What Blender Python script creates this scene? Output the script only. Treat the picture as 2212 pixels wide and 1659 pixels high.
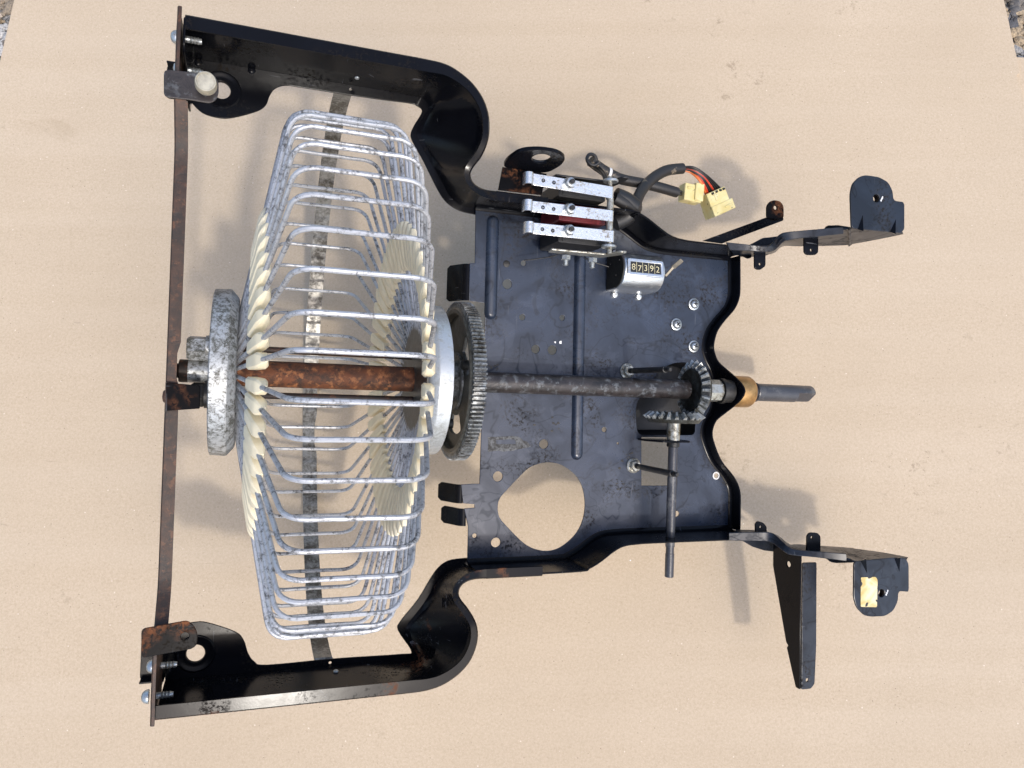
import bpy, bmesh, math, random
from mathutils import Vector, Matrix, Quaternion

# ------------------------------------------------------------------ clear
for o in list(bpy.data.objects):
    bpy.data.objects.remove(o)
scene = bpy.context.scene
COL = scene.collection
R_ = math.radians

# ------------------------------------------------------------------ camera
CAM_TILT = R_(12.0)                 # looking a little forward of straight down
AXIS_D = 0.826                     # along the view axis to the ground
CAM_H = AXIS_D * math.cos(CAM_TILT)
cam_d = bpy.data.cameras.new('camera')
cam = bpy.data.objects.new('camera', cam_d)
COL.objects.link(cam)
cam.location = (0, 0, CAM_H)
cam.rotation_euler = (CAM_TILT, 0, 0)
cam_d.sensor_width = 36
cam_d.lens = 1600 / 2212 * 36
cam_d.clip_start = 0.01
cam_d.clip_end = 200
scene.camera = cam

# ------------------------------------------------------------------ world, sun, exposure
SUN_DIR = Vector((.44, -.66, 1)).normalized()
SUN_EL = math.asin(SUN_DIR.z)
world = bpy.data.worlds.new('World')
scene.world = world
world.use_nodes = True
wn = world.node_tree.nodes
sky = wn.new('ShaderNodeTexSky')
sky.sky_type = 'NISHITA'
sky.sun_disc = False
sky.sun_elevation = SUN_EL
sky.sun_rotation = math.atan2(SUN_DIR.x, SUN_DIR.y)
sky.air_density = 1.0
sky.dust_density = 3.0
sky.ozone_density = 1.0
wn['Background'].inputs['Strength'].default_value = 0.15
world.node_tree.links.new(sky.outputs[0], wn['Background'].inputs['Color'])
sun_d = bpy.data.lights.new('sun', 'SUN')
sun_d.energy = 1.0
sun_d.angle = R_(3.0)
sun_d.color = (1, .94, .86)
sun = bpy.data.objects.new('sun', sun_d)
COL.objects.link(sun)
sun.rotation_euler = SUN_DIR.to_track_quat('Z', 'Y').to_euler()
sun.location = SUN_DIR * 3
vs = scene.view_settings
vs.view_transform = 'Standard'
vs.look = 'None'
vs.exposure = 0.85
vs.gamma = 1.0

# ------------------------------------------------------------------ materials
def lin(h):
    r = []
    for i in (0, 2, 4):
        c = int(h[i:i+2], 16) / 255
        r.append(c / 12.92 if c <= .04045 else ((c + .055) / 1.055) ** 2.4)
    return (*r, 1)

class NT:
    def __init__(s, name):
        s.m = bpy.data.materials.new(name)
        s.m.use_nodes = True
        s.t = s.m.node_tree
        s.b = s.t.nodes['Principled BSDF']
        tc = s.t.nodes.new('ShaderNodeTexCoord')
        oi = s.t.nodes.new('ShaderNodeObjectInfo')
        mul = s.t.nodes.new('ShaderNodeVectorMath'); mul.operation = 'SCALE'
        mul.inputs[0].default_value = (3.1, 7.3, 5.7)
        s.t.links.new(oi.outputs['Random'], mul.inputs['Scale'])
        add = s.t.nodes.new('ShaderNodeVectorMath'); add.operation = 'ADD'
        s.t.links.new(tc.outputs['Object'], add.inputs[0])
        s.t.links.new(mul.outputs[0], add.inputs[1])
        s.vec = add.outputs[0]
        s.obj = tc.outputs['Object']
    def link(s, a, b): s.t.links.new(a, b)
    def noise(s, scale, detail=4, rough=.6, dist=0, stretch=None, raw=False):
        n = s.t.nodes.new('ShaderNodeTexNoise')
        n.inputs['Scale'].default_value = scale
        n.inputs['Detail'].default_value = detail
        n.inputs['Roughness'].default_value = rough
        n.inputs['Distortion'].default_value = dist
        v = s.obj if raw else s.vec
        if stretch:
            mp = s.t.nodes.new('ShaderNodeMapping')
            mp.inputs['Scale'].default_value = stretch
            s.link(v, mp.inputs[0]); v = mp.outputs[0]
        s.link(v, n.inputs['Vector'])
        return n.outputs['Fac']
    def voro(s, scale, feature='F1'):
        n = s.t.nodes.new('ShaderNodeTexVoronoi')
        n.feature = feature
        n.inputs['Scale'].default_value = scale
        s.link(s.vec, n.inputs['Vector'])
        return n
    def ramp(s, x, p0, p1, c0=(0, 0, 0, 1), c1=(1, 1, 1, 1)):
        r = s.t.nodes.new('ShaderNodeValToRGB')
        r.color_ramp.elements[0].position = p0; r.color_ramp.elements[0].color = c0
        r.color_ramp.elements[1].position = p1; r.color_ramp.elements[1].color = c1
        s.link(x, r.inputs[0])
        return r.outputs[0]
    def mix(s, f, a, b, mode='MIX'):
        n = s.t.nodes.new('ShaderNodeMix'); n.data_type = 'RGBA'; n.blend_type = mode
        for sock, v in ((n.inputs[0], f), (n.inputs[6], a), (n.inputs[7], b)):
            if isinstance(v, (int, float)): sock.default_value = v
            elif isinstance(v, tuple): sock.default_value = v
            else: s.link(v, sock)
        return n.outputs[2]
    def math(s, op, a, b=0.):
        n = s.t.nodes.new('ShaderNodeMath'); n.operation = op
        for i, v in enumerate((a, b)):
            if isinstance(v, (int, float)): n.inputs[i].default_value = v
            else: s.link(v, n.inputs[i])
        return n.outputs[0]
    def set(s, **k):
        for key, v in k.items():
            sock = s.b.inputs[key.replace('_', ' ')]
            if isinstance(v, (int, float, tuple)): sock.default_value = v
            else: s.link(v, sock)
        return s
    def bump(s, h, strength=.3, dist=.0005):
        n = s.t.nodes.new('ShaderNodeBump')
        n.inputs['Strength'].default_value = strength
        n.inputs['Distance'].default_value = dist
        s.link(h, n.inputs['Height'])
        s.link(n.outputs[0], s.b.inputs['Normal'])
        return s

g = lambda v, a=1: (v, v, v, a)

def black_paint(name, base=(.009, .0095, .012), chips=.0, rust=.0, rough=.20, film=0., spec=.5, grime=0.):
    t = NT(name)
    b0 = tuple(base) + (1,); b1 = tuple(c * .72 for c in base) + (1,)
    cloud = t.ramp(t.noise(18, 4, .6, 1.2), .40, .62)
    col = t.mix(cloud, b0, b1)
    ro = t.math('ADD', t.math('MULTIPLY', cloud, .06), rough)
    # dried water marks: thin outlines where a slow noise crosses a level
    if film:
        w = t.noise(15, 3, .55, .8)
        ring = t.ramp(t.math('ABSOLUTE', t.math('SUBTRACT', w, .50)), .004, .014, g(1), g(0))
        w2 = t.noise(27, 3, .55, .6)
        ring2 = t.ramp(t.math('ABSOLUTE', t.math('SUBTRACT', w2, .56)), .003, .010, g(1), g(0))
        rg = t.math('MAXIMUM', ring, t.math('MULTIPLY', ring2, .8))
        col = t.mix(t.math('MULTIPLY', rg, min(1, film * .6)), col, tuple(c * .35 for c in base) + (1,))
        ro = t.math('ADD', ro, t.math('MULTIPLY', rg, .15))
        patch = t.ramp(t.noise(30, 5, .6, .5), .56, .60)
        col = t.mix(t.math('MULTIPLY', patch, film * .35), col, tuple(c * 1.35 for c in base) + (1,))
    # greasy crumbs of dirt
    m1 = t.ramp(t.noise(24, 3, .5), .52 - grime, .66 - grime); m2 = t.ramp(t.noise(330, 5, .72), .50, .60)
    dirt = t.math('MULTIPLY', m1, m2)
    col = t.mix(t.math('MULTIPLY', dirt, .85), col, (.016, .013, .010, 1))
    ro = t.math('ADD', ro, t.math('MULTIPLY', dirt, .35))
    if chips:
        a = t.ramp(t.noise(20, 3, .5, .2), .58, .70); b = t.ramp(t.noise(150, 6, .75, .3), .64 - chips, .66 - chips)
        ch = t.math('MULTIPLY', a, b)
        col = t.mix(ch, col, (.16, .17, .19, 1))
    if rust:
        rr = t.math('MULTIPLY', t.ramp(t.noise(28, 3, .5), .52 - rust, .64 - rust), t.ramp(t.noise(210, 6, .75, .5), .44, .56))
        col = t.mix(rr, col, (.17, .070, .034, 1))
        ro = t.math('ADD', ro, t.math('MULTIPLY', rr, .5))
    # hairline scratches
    sc = t.ramp(t.noise(46, 2, .5, .5, (13, .5, 1)), .745, .76)
    sc2 = t.ramp(t.noise(52, 2, .5, .5, (.6, 12, 1)), .755, .77)
    col = t.mix(t.math('MULTIPLY', t.math('MAXIMUM', sc, sc2), .35), col, (.20, .21, .23, 1))
    sp = t.math('MULTIPLY', t.math('SUBTRACT', 1., t.math('MULTIPLY', dirt, .7)), spec)
    if rust: sp = t.math('MULTIPLY', sp, t.math('SUBTRACT', 1., t.math('MULTIPLY', rr, .85)))
    if film:
        sp = t.math('MULTIPLY', sp, t.math('SUBTRACT', 1.1, t.math('MULTIPLY', rg, .32)))
        sp = t.math('MULTIPLY', sp, t.math('ADD', .93, t.math('MULTIPLY', patch, .18)))
        sp = t.math('MULTIPLY', sp, t.math('SUBTRACT', 1.12, t.math('MULTIPLY', cloud, .30)))
    t.set(Base_Color=col, Roughness=ro, Specular_IOR_Level=sp)
    t.bump(t.noise(700, 3, .6), .03, .0003)
    return t.m

M = {}
M['black'] = black_paint('black_paint', (.0045, .0050, .0072), spec=.13, rough=.16)
M['black_plate'] = black_paint('black_plate_paint', (.021, .031, .054), film=.8, grime=.03, rough=.27, spec=.55)
M['black_bracket'] = black_paint('black_bracket_paint', (.009, .0135, .023), film=.8, rough=.30, spec=.4)
M['black_worn'] = black_paint('worn_black_paint', (.005, .0054, .0075), chips=.06, rust=-.10, spec=.14, rough=.16)
M['black_rusty'] = black_paint('rusty_black_paint', (.006, .006, .007), chips=.0, rust=.07, rough=.16, spec=.04)

def galv(name, base, dark, p0, p1, metal=.55, rough=.42, sc=1., flute=False):
    t = NT(name)
    n1 = t.noise(150 * sc, 6, .75, .3); n2 = t.noise(40 * sc, 4, .6)
    f = t.math('ADD', t.math('MULTIPLY', n1, .65), t.math('MULTIPLY', n2, .4))
    m = t.ramp(f, p0, p1)
    col = t.mix(m, dark, base)
    col = t.mix(t.math('MULTIPLY', t.ramp(t.noise(600 * sc, 3, .6), .5, .7), .3), col, tuple(min(1, c * 1.25) for c in base[:3]) + (1,))
    t.set(Base_Color=col, Metallic=t.math('MULTIPLY', m, metal), Roughness=rough)
    t.bump(n1, .35, .0006)
    return t.m
M['wire'] = galv('galvanised_wire', (.46, .475, .50, 1), (.075, .075, .075, 1), .42, .53, .45, .44, 2.)
M['zinc'] = galv('mottled_zinc', (.47, .49, .50, 1), (.07, .07, .058, 1), .46, .58, .45, .42, 2.)
M['zinc_clean'] = galv('turned_zinc', (.50, .53, .55, 1), (.20, .21, .20, 1), .40, .56, .6, .38)
M['gear'] = galv('grimy_gear_steel', (.10, .11, .105, 1), (.016, .014, .010, 1), .50, .70, .4, .36, 1.6)
M['teeth'] = galv('gear_teeth_steel', (.27, .29, .30, 1), (.025, .022, .016, 1), .46, .62, .5, .36, 2.)
M['bevel_teeth'] = galv('bevel_teeth_steel', (.44, .46, .45, 1), (.05, .045, .03, 1), .42, .58, .5, .36, 2.)
M['hub'] = galv('oily_nickel', (.42, .42, .38, 1), (.06, .045, .02, 1), .44, .56, .7, .3, 1.5)
M['chrome'] = galv('pitted_chrome', (.72, .74, .75, 1), (.11, .09, .06, 1), .41, .50, .85, .26, 2.4)
M['counter'] = galv('scuffed_nickel', (.58, .61, .64, 1), (.20, .18, .13, 1), .38, .50, .9, .30, 1.6)
M['screw'] = galv('plated_screw', (.50, .53, .54, 1), (.08, .075, .05, 1), .38, .52, .85, .3, 3)
M['strip'] = galv('spring_steel', (.40, .39, .36, 1), (.07, .06, .045, 1), .46, .62, .75, .32, .8)

def rusty(name, c0, c1, c2, rough=.75, sc=1.):
    t = NT(name)
    n1 = t.noise(110 * sc, 7, .75, .4); n2 = t.noise(30 * sc, 4, .6, 1.)
    col = t.mix(t.ramp(n1, .40, .56), c0, c1)
    col = t.mix(t.ramp(t.noise(170 * sc, 5, .7), .53, .62), col, c2)
    col = t.mix(t.math('MULTIPLY', t.ramp(n2, .46, .6), .6), col, c0)
    t.set(Base_Color=col, Roughness=rough)
    t.bump(n1, .6, .001)
    return t.m
M['rust'] = rusty('orange_rust', (.030, .014, .008, 1), (.13, .040, .012, 1), (.26, .10, .035, 1))
M['rust_dark'] = rusty('dark_rust', (.012, .008, .006, 1), (.030, .013, .007, 1), (.10, .035, .014, 1), .6)
M['rust_strap'] = rusty('brown_rust_strap', (.016, .010, .007, 1), (.050, .022, .011, 1), (.10, .042, .018, 1), .55)
M['oiled'] = rusty('oiled_steel', (.014, .012, .012, 1), (.034, .028, .027, 1), (.10, .105, .11, 1), .34, .8)
M['blued'] = rusty('blued_steel', (.035, .037, .045, 1), (.05, .052, .06, 1), (.11, .11, .11, 1), .30, .5)
M['stud'] = rusty('dark_stud', (.006, .006, .006, 1), (.012, .011, .010, 1), (.03, .028, .025, 1), .45)

def plain(name, col, rough=.5, metal=0., var=.25, sc=80, spec=.5):
    t = NT(name)
    d = tuple(c * (1 - var) for c in col[:3]) + (1,)
    c = t.mix(t.ramp(t.noise(sc, 5, .65), .35, .65), d, col)
    t.set(Base_Color=c, Roughness=rough, Metallic=metal, Specular_IOR_Level=spec)
    t.bump(t.noise(sc * 6, 3, .6), .12, .0003)
    return t.m
M['ivory'] = plain('ivory_plastic', (.88, .78, .55, 1), .42, 0, .14, 60)
tt = NT('yellowed_nylon')
cc = tt.mix(tt.ramp(tt.noise(60, 4, .6), .35, .7), (.60, .50, .20, 1), (.70, .64, .36, 1))
cc = tt.mix(tt.math('MULTIPLY', tt.ramp(tt.noise(120, 4, .6, .5), .66, .70), .8), cc, (.05, .04, .02, 1))
tt.set(Base_Color=cc, Roughness=.4, Subsurface_Weight=.25)
tt.b.inputs['Subsurface Radius'].default_value = (.004, .003, .0015)
M['nylon'] = tt.m
M['red'] = plain('red_bakelite', (.17, .016, .022, 1), .42, 0, .55, 160)
M['dark_case'] = plain('black_switch_case', (.016, .016, .017, 1), .5, 0, .4, 160)
M['bronze'] = plain('bronze_bushing', (.48, .28, .11, 1), .36, .75, .45, 130)
M['brass'] = plain('dull_nickel', (.62, .57, .44, 1), .34, .55, .4, 150)
M['arm_steel'] = plain('tarnished_steel', (.23, .20, .15, 1), .45, .3, .4, 150)
M['rubber'] = plain('black_sleeve', (.014, .014, .015, 1), .42, 0, .4, 90)
tt = NT('dirty_sleeve')
cc = tt.mix(tt.ramp(tt.noise(45, 5, .65, .4), .60, .66), (.016, .015, .015, 1), (.24, .19, .13, 1))
tt.set(Base_Color=cc, Roughness=.5)
M['sleeve'] = tt.m
M['wire_red'] = plain('red_insulation', (.55, .05, .02, 1), .4)
M['wire_orange'] = plain('orange_insulation', (.70, .18, .04, 1), .4)
M['wire_black'] = plain('black_insulation', (.012, .012, .012, 1), .35)
M['counter_end'] = plain('dark_counter_end', (.020, .019, .014, 1), .55, .2, .5, 150)
M['drum'] = plain('black_number_drum', (.012, .012, .011, 1), .5)
M['digit'] = plain('cream_numeral', (.72, .65, .40, 1), .5, 0, .2)
M['white_chip'] = plain('white_paint', (.75, .75, .74, 1), .55, 0, .12)
tt = NT('yellowed_sticker')
cc = tt.mix(tt.ramp(tt.noise(70, 5, .6, .6), .40, .62), (.50, .38, .13, 1), (.74, .65, .40, 1))
cc = tt.mix(tt.ramp(tt.noise(95, 3, .5, .8), .60, .615), cc, (.018, .018, .020, 1))
tt.set(Base_Color=cc, Roughness=.5)
M['sticker'] = tt.m
tt = NT('glue_residue')
cc = tt.mix(tt.ramp(tt.noise(190, 6, .75, .4), .42, .58), (.012, .011, .010, 1), (.10, .105, .11, 1))
tt.set(Base_Color=cc, Roughness=.6)
M['residue'] = tt.m
tt = NT('dark_grease')
cc = tt.mix(tt.ramp(tt.noise(120, 5, .7), .4, .6), (.008, .007, .005, 1), (.024, .020, .014, 1))
tt.set(Base_Color=cc, Roughness=.35)
tt.bump(tt.noise(300, 4, .7), .5, .0006)
M['grease'] = tt.m
M['recess'] = plain('dark_pressed_recess', (.010, .010, .011, 1), .42, 0, .4, 60)

# cardboard: fibres, flecks, faint scuffs
t = NT('kraft_cardboard')
base = t.mix(t.ramp(t.noise(7, 4, .55), .3, .7), (.525, .425, .305, 1), (.565, .460, .335, 1))
fib = t.noise(420, 5, .75, .6)
col = t.mix(t.ramp(fib, .28, .60), (.43, .335, .23, 1), base)
col = t.mix(t.math('MULTIPLY', t.ramp(t.noise(900, 2, .5), .60, .72), .45), col, (.70, .60, .49, 1))
v = t.voro(150); dk = t.ramp(v.outputs['Distance'], .05, .09, g(1), g(0))
pick = t.ramp(t.noise(55, 2, .5), .50, .54)
col = t.mix(t.math('MULTIPLY', t.math('MULTIPLY', dk, pick), .75), col, (.10, .07, .045, 1))
v2 = t.voro(95); lt = t.ramp(v2.outputs['Distance'], .05, .08, g(1), g(0))
pick2 = t.ramp(t.noise(40, 2, .5), .53, .57)
col = t.mix(t.math('MULTIPLY', t.math('MULTIPLY', lt, pick2), .8), col, (.80, .72, .60, 1))
sm = t.ramp(t.noise(5, 5, .7, 1.5), .66, .74)
col = t.mix(t.math('MULTIPLY', sm, .20), col, (.30, .21, .12, 1))
big = t.ramp(t.noise(2.3, 3, .5, .6), .32, .68)
col = t.mix(t.math('MULTIPLY', big, .16), col, (.40, .30, .20, 1))
band_ = t.ramp(t.noise(3, 2, .5, .2, (.25, 9, 1)), .42, .62)
col = t.mix(t.math('MULTIPLY', band_, .07), col, (.72, .62, .50, 1))
spot = t.math('MULTIPLY', t.ramp(t.noise(7, 3, .5), .60, .66), t.ramp(t.noise(60, 5, .7), .58, .66))
col = t.mix(t.math('MULTIPLY', spot, .5), col, (.22, .16, .10, 1))
sc = t.ramp(t.noise(9, 4, .6, 2., (1, 11, 1)), .735, .75)
col = t.mix(t.math('MULTIPLY', sc, .25), col, (.20, .15, .11, 1))
t.set(Base_Color=col, Roughness=.85, Specular_IOR_Level=.25)
hh = t.math('ADD', t.math('MULTIPLY', fib, .5), t.math('MULTIPLY', t.noise(9, 4, .55), 9.))
t.bump(hh, .25, .0006)
M['card'] = t.m
M['card_edge'] = plain('cardboard_edge', (.50, .36, .22, 1), .9)

t = NT('gravel_ground')
col = t.mix(t.ramp(t.noise(300, 6, .8), .38, .62), (.03, .028, .026, 1), (.38, .37, .35, 1))
t.set(Base_Color=col, Roughness=.95)
t.bump(t.noise(220, 5, .7), 1., .004)
M['gravel'] = t.m
t = NT('pebble_stone')
v = t.voro(36)
hs = t.t.nodes.new('ShaderNodeSeparateColor'); t.link(v.outputs['Color'], hs.inputs[0])
c1_ = t.ramp(hs.outputs[0], .3, .75, (.11, .11, .115, 1), (.42, .32, .20, 1))
c1_ = t.mix(t.ramp(hs.outputs[1], .7, .8), c1_, (.50, .49, .47, 1))
c1_ = t.mix(t.ramp(t.noise(500, 5, .7), .45, .7), c1_, (.05, .045, .04, 1))
t.set(Base_Color=c1_, Roughness=.8)
M['pebble'] = t.m

# ------------------------------------------------------------------ chassis frame of reference
# a = along the axle (to the right and down), b = across, n = out of the chassis plate
TH, PSI = R_(19.5), R_(-2.0)
RC = Matrix.Rotation(CAM_TILT, 3, 'X')
EYE = Vector((0, 0, CAM_H))
C0 = EYE + RC @ Vector((-.146, .0062, -.592))          # centre of the record wheel
A0, B0, N0 = RC @ Vector((math.cos(TH), 0, -math.sin(TH))), RC @ Vector((0, 1, 0)), RC @ Vector((math.sin(TH), 0, math.cos(TH)))
AX = A0 * math.cos(PSI) + B0 * math.sin(PSI)
BX = -A0 * math.sin(PSI) + B0 * math.cos(PSI)
FRAME = Matrix((AX, BX, N0)).transposed()

def L(u, v, n):
    """measured sight line met with the chassis plane at height n -> chassis (a, b)"""
    r = RC @ Vector(((u - 1106) / 1600, (829.5 - v) / 1600, -1.))
    c = C0 - EYE
    p = r * ((c.dot(N0) + n) / r.dot(N0)) - c
    return (p.dot(AX), p.dot(BX))
def G(u, v, z=0.):
    """measured sight line met with the ground"""
    r = RC @ Vector(((u - 1106) / 1600, (829.5 - v) / 1600, -1.))
    p = EYE + r * ((z - CAM_H) / r.z)
    return (p.x, p.y)
def mk(ou, ov, k):
    return lambda n, *pts: [L(ou + x * k, ov + y * k, n) for x, y in pts]
s1 = mk(270.0, 0, .39063)
s2 = mk(324.0, 486.0, .35812)
s3 = mk(216.0, 1026.1, .46387)
s4 = mk(918.1, 270.0, .31739)
s5 = mk(945.1, 702.05, .37841)
s6 = mk(1404.1, 324.0, .32552)
s7 = mk(1404.1, 972.1, .35807)
s4b = mk(1080.1, 324.0, .16276)
s8 = mk(1296.1, 486.0, .16276)
s4c = mk(1080.1, 216.0, .29297)
s2a = mk(270.0, 0, .19533)
s3a = mk(270.0, 1296.1, .16276)
sA = mk(810.0, 81.0, 1 / 2.35)
sB = mk(810.0, 1161.0, 1 / 2.518)

# ------------------------------------------------------------------ mesh helpers
ROOT = bpy.data.objects.new('jukebox_mechanism', None)
COL.objects.link(ROOT)
base_pt = Vector((C0.x, C0.y, 0))
ROOT.location = base_pt
ROOT.rotation_euler = FRAME.to_euler()
ROOT.empty_display_size = .05
ROOT['label'] = 'black steel jukebox record mechanism with wire carousel lying on brown cardboard'
ROOT['category'] = 'mechanism'
OFF = FRAME.transposed() @ (C0 - base_pt)

class MB:
    def __init__(s): s.v = []; s.f = []; s.m = []
    def add(s, vs, fs, mi=0):
        k = len(s.v); s.v += [tuple(x) for x in vs]
        s.f += [tuple(i + k for i in f) for f in fs]; s.m += [mi] * len(fs)
        return s
    def grid(s, rings, closed=True, caps=True, mi=0):
        n = len(rings[0]); vs = [p for r in rings for p in r]; fs = []
        for i in range(len(rings) - 1):
            for j in range(n if closed else n - 1):
                k = (j + 1) % n
                fs.append((i * n + j, i * n + k, (i + 1) * n + k, (i + 1) * n + j))
        if caps and closed:
            fs.append(tuple(range(n - 1, -1, -1)))
            fs.append(tuple((len(rings) - 1) * n + j for j in range(n)))
        return s.add(vs, fs, mi)
    def tube(s, path, r, seg=10, mi=0, taper=None):
        path = [Vector(p) for p in path]; rings = []
        t0 = (path[1] - path[0]).normalized()
        ref = Vector((0, 0, 1)) if abs(t0.z) < .9 else Vector((1, 0, 0))
        x = (ref - t0 * ref.dot(t0)).normalized()
        for i, p in enumerate(path):
            t = (path[min(i + 1, len(path) - 1)] - path[max(i - 1, 0)]).normalized()
            x = (x - t * x.dot(t)).normalized(); y = t.cross(x)
            rr = r if taper is None else r * taper[i]
            rings.append([p + (x * math.cos(q) + y * math.sin(q)) * rr for q in [2 * math.pi * k / seg for k in range(seg)]])
        return s.grid(rings, mi=mi)
    def lathe(s, prof, o, ax, seg=32, mi=0, off=0., caps=True):
        """prof: (along, radius)"""
        ax = Vector(ax).normalized(); o = Vector(o)
        ref = Vector((0, 0, 1)) if abs(ax.z) < .9 else Vector((1, 0, 0))
        x = (ref - ax * ref.dot(ax)).normalized(); y = ax.cross(x)
        rings = [[o + ax * h + (x * math.cos(q) + y * math.sin(q)) * r for q in [2 * math.pi * k / seg + off for k in range(seg)]] for h, r in prof]
        return s.grid(rings, caps=caps, mi=mi)
    def box(s, o, U, V, W, mi=0, bev=0.):
        """centre and three half vectors, chamfered along W ends"""
        o, U, V, W = map(Vector, (o, U, V, W))
        lu, lv = U.length, V.length
        b = bev; ku = 1 - b / lu if lu else 1; kv = 1 - b / lv if lv else 1
        def ring(w, fu, fv):
            cu, cv = ku * fu, kv * fv
            return [o + W * w + U * x + V * y for x, y in ((-cu, -fv), (cu, -fv), (fu, -cv), (fu, cv), (cu, fv), (-cu, fv), (-fu, cv), (-fu, -cv))]
        if b <= 0:
            vs = [o + U * x + V * y + W * z for z in (-1, 1) for x, y in ((-1, -1), (1, -1), (1, 1), (-1, 1))]
            return s.add(vs, [(3, 2, 1, 0), (4, 5, 6, 7), (0, 1, 5, 4), (1, 2, 6, 5), (2, 3, 7, 6), (3, 0, 4, 7)], mi)
        kw = 1 - b / W.length
        return s.grid([ring(-1, ku, kv), ring(-kw, 1, 1), ring(kw, 1, 1), ring(1, ku, kv)], mi=mi)
    def mesh(s, name, mats):
        me = bpy.data.meshes.new(name)
        me.from_pydata(s.v, [], s.f)
        for m in mats: me.materials.append(M[m])
        me.polygons.foreach_set('material_index', s.m)
        bm = bmesh.new(); bm.from_mesh(me)
        bmesh.ops.recalc_face_normals(bm, faces=bm.faces); bm.to_mesh(me); bm.free()
        me.shade_smooth(); me.set_sharp_from_angle(angle=R_(34))
        return me
    def build(s, name, mats, parent):
        if isinstance(mats, str): mats = [mats]
        return link(name, s.mesh(name, mats), parent)

def link(name, me, parent):
    o = bpy.data.objects.new(name, me)
    COL.objects.link(o)
    o.parent = parent
    if parent is ROOT: o.location = OFF
    return o

def fillet(pts, r, k=4):
    out = []; n = len(pts)
    for i in range(n):
        p0, p, p1 = Vector(pts[i - 1]).to_2d(), Vector(pts[i]).to_2d(), Vector(pts[(i + 1) % n]).to_2d()
        d0, d1 = p0 - p, p1 - p
        rr = min(r, d0.length * .45, d1.length * .45)
        if rr < 1e-5: out.append(tuple(p)); continue
        q0, q1 = p + d0.normalized() * rr, p + d1.normalized() * rr
        for j in range(k + 1):
            t = j / k
            out.append(tuple(q0 * (1 - t) ** 2 + p * 2 * t * (1 - t) + q1 * t * t))
    return out
def circ(c, r, k=24, ry=None):
    return [(c[0] + r * math.cos(2 * math.pi * i / k), c[1] + (ry or r) * math.sin(2 * math.pi * i / k)) for i in range(k)]
def spline(pts, per=6, closed=False):
    P = [Vector(p) for p in pts]; out = []; n = len(P)
    rng = range(n if closed else n - 1)
    for i in rng:
        if closed: p0, p1, p2, p3 = P[i - 1], P[i], P[(i + 1) % n], P[(i + 2) % n]
        else: p0, p1, p2, p3 = P[max(i - 1, 0)], P[i], P[i + 1], P[min(i + 2, n - 1)]
        for j in range(per):
            t = j / per
            out.append(.5 * ((2 * p1) + (p2 - p0) * t + (2 * p0 - 5 * p1 + 4 * p2 - p3) * t * t + (3 * p1 - p0 - 3 * p2 + p3) * t ** 3))
    if not closed: out.append(P[-1])
    return [tuple(p) for p in out]
def resample(pts, step):
    P = [Vector(p) for p in pts]; out = [P[0]]
    for a, b in zip(P, P[1:]):
        k = max(1, int((b - a).length / step))
        out += [a.lerp(b, (j + 1) / k) for j in range(k)]
    return [tuple(p) for p in out]

def sheet_mesh(name, outline, holes, t, mats, frame, bev=.0004):
    """flat sheet metal cut to an outline with holes; frame = 4x4, sheet top at frame z = 0"""
    cu = bpy.data.curves.new(name, 'CURVE')
    cu.dimensions = '2D'; cu.fill_mode = 'BOTH'
    bev = min(bev, t * .45)
    cu.extrude = t / 2 - bev; cu.bevel_depth = bev; cu.bevel_resolution = 1
    cu.offset = -bev
    for pl in [outline] + list(holes):
        sp = cu.splines.new('POLY'); sp.points.add(len(pl) - 1)
        for q, p in zip(sp.points, pl): q.co = (p[0], p[1], 0, 1)
        sp.use_cyclic_u = True
    ob = bpy.data.objects.new(name, cu)
    me = bpy.data.meshes.new_from_object(ob)
    bpy.data.objects.remove(ob); bpy.data.curves.remove(cu)
    me.transform(frame @ Matrix.Translation((0, 0, -t / 2)))
    if frame.determinant() < 0: me.flip_normals()
    me.materials.clear()
    for m in mats: me.materials.append(M[m])
    me.shade_smooth(); me.set_sharp_from_angle(angle=R_(34))
    return me
def flat(n): return Matrix.Translation((0, 0, n))
def frame3(o, U, V):
    U, V = Vector(U).normalized(), Vector(V).normalized(); W = U.cross(V)
    m = Matrix((U, V, W)).transposed().to_4x4(); m.translation = Vector(o)
    return m
def sheet(name, outline, holes, t, mat, parent, frame, bev=.0004):
    return link(name, sheet_mesh(name, outline, holes, t, [mat], frame, bev), parent)

def sweep(name, path, prof, mat, parent, side=1):
    """path: (a,b) list; prof(i) -> closed section [(inward, n)]"""
    P = [Vector(p).to_2d() for p in path]; rings = []
    for i, p in enumerate(P):
        d0 = (P[i] - P[i - 1]).normalized() if i else (P[1] - P[0]).normalized()
        d1 = (P[i + 1] - P[i]).normalized() if i < len(P) - 1 else d0
        d = (d0 + d1).normalized()
        nrm = Vector((-d.y, d.x)) * side
        k = 1 / max(.5, math.sqrt((1 + d0.dot(d1)) / 2))
        rings.append([(p.x + nrm.x * q * k, p.y + nrm.y * q * k, n) for q, n in prof(i)])
    return MB().grid(rings).build(name, mat, parent)
def arc(cx, cy, r, a0, a1, k=4):
    return [(cx + r * math.cos(R_(a0 + (a1 - a0) * j / k)), cy + r * math.sin(R_(a0 + (a1 - a0) * j / k))) for j in range(k + 1)]
def wall_section(nlo, nhi, t=.0016, rb=.004):
    """bent-up wall: flush with plate top at nlo, inner face on the path"""
    h = nhi
    return ([(rb, nlo + .0002)] + arc(rb, nlo + rb, rb, 270, 180, 5) + [(0, h - .0005), (-.0005, h), (-t + .0005, h), (-t, h - .0005), (-t, nlo + rb * .6)]
            + [(-t + rb * .6, nlo - .0012), (rb, nlo - .0012)])

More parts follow.
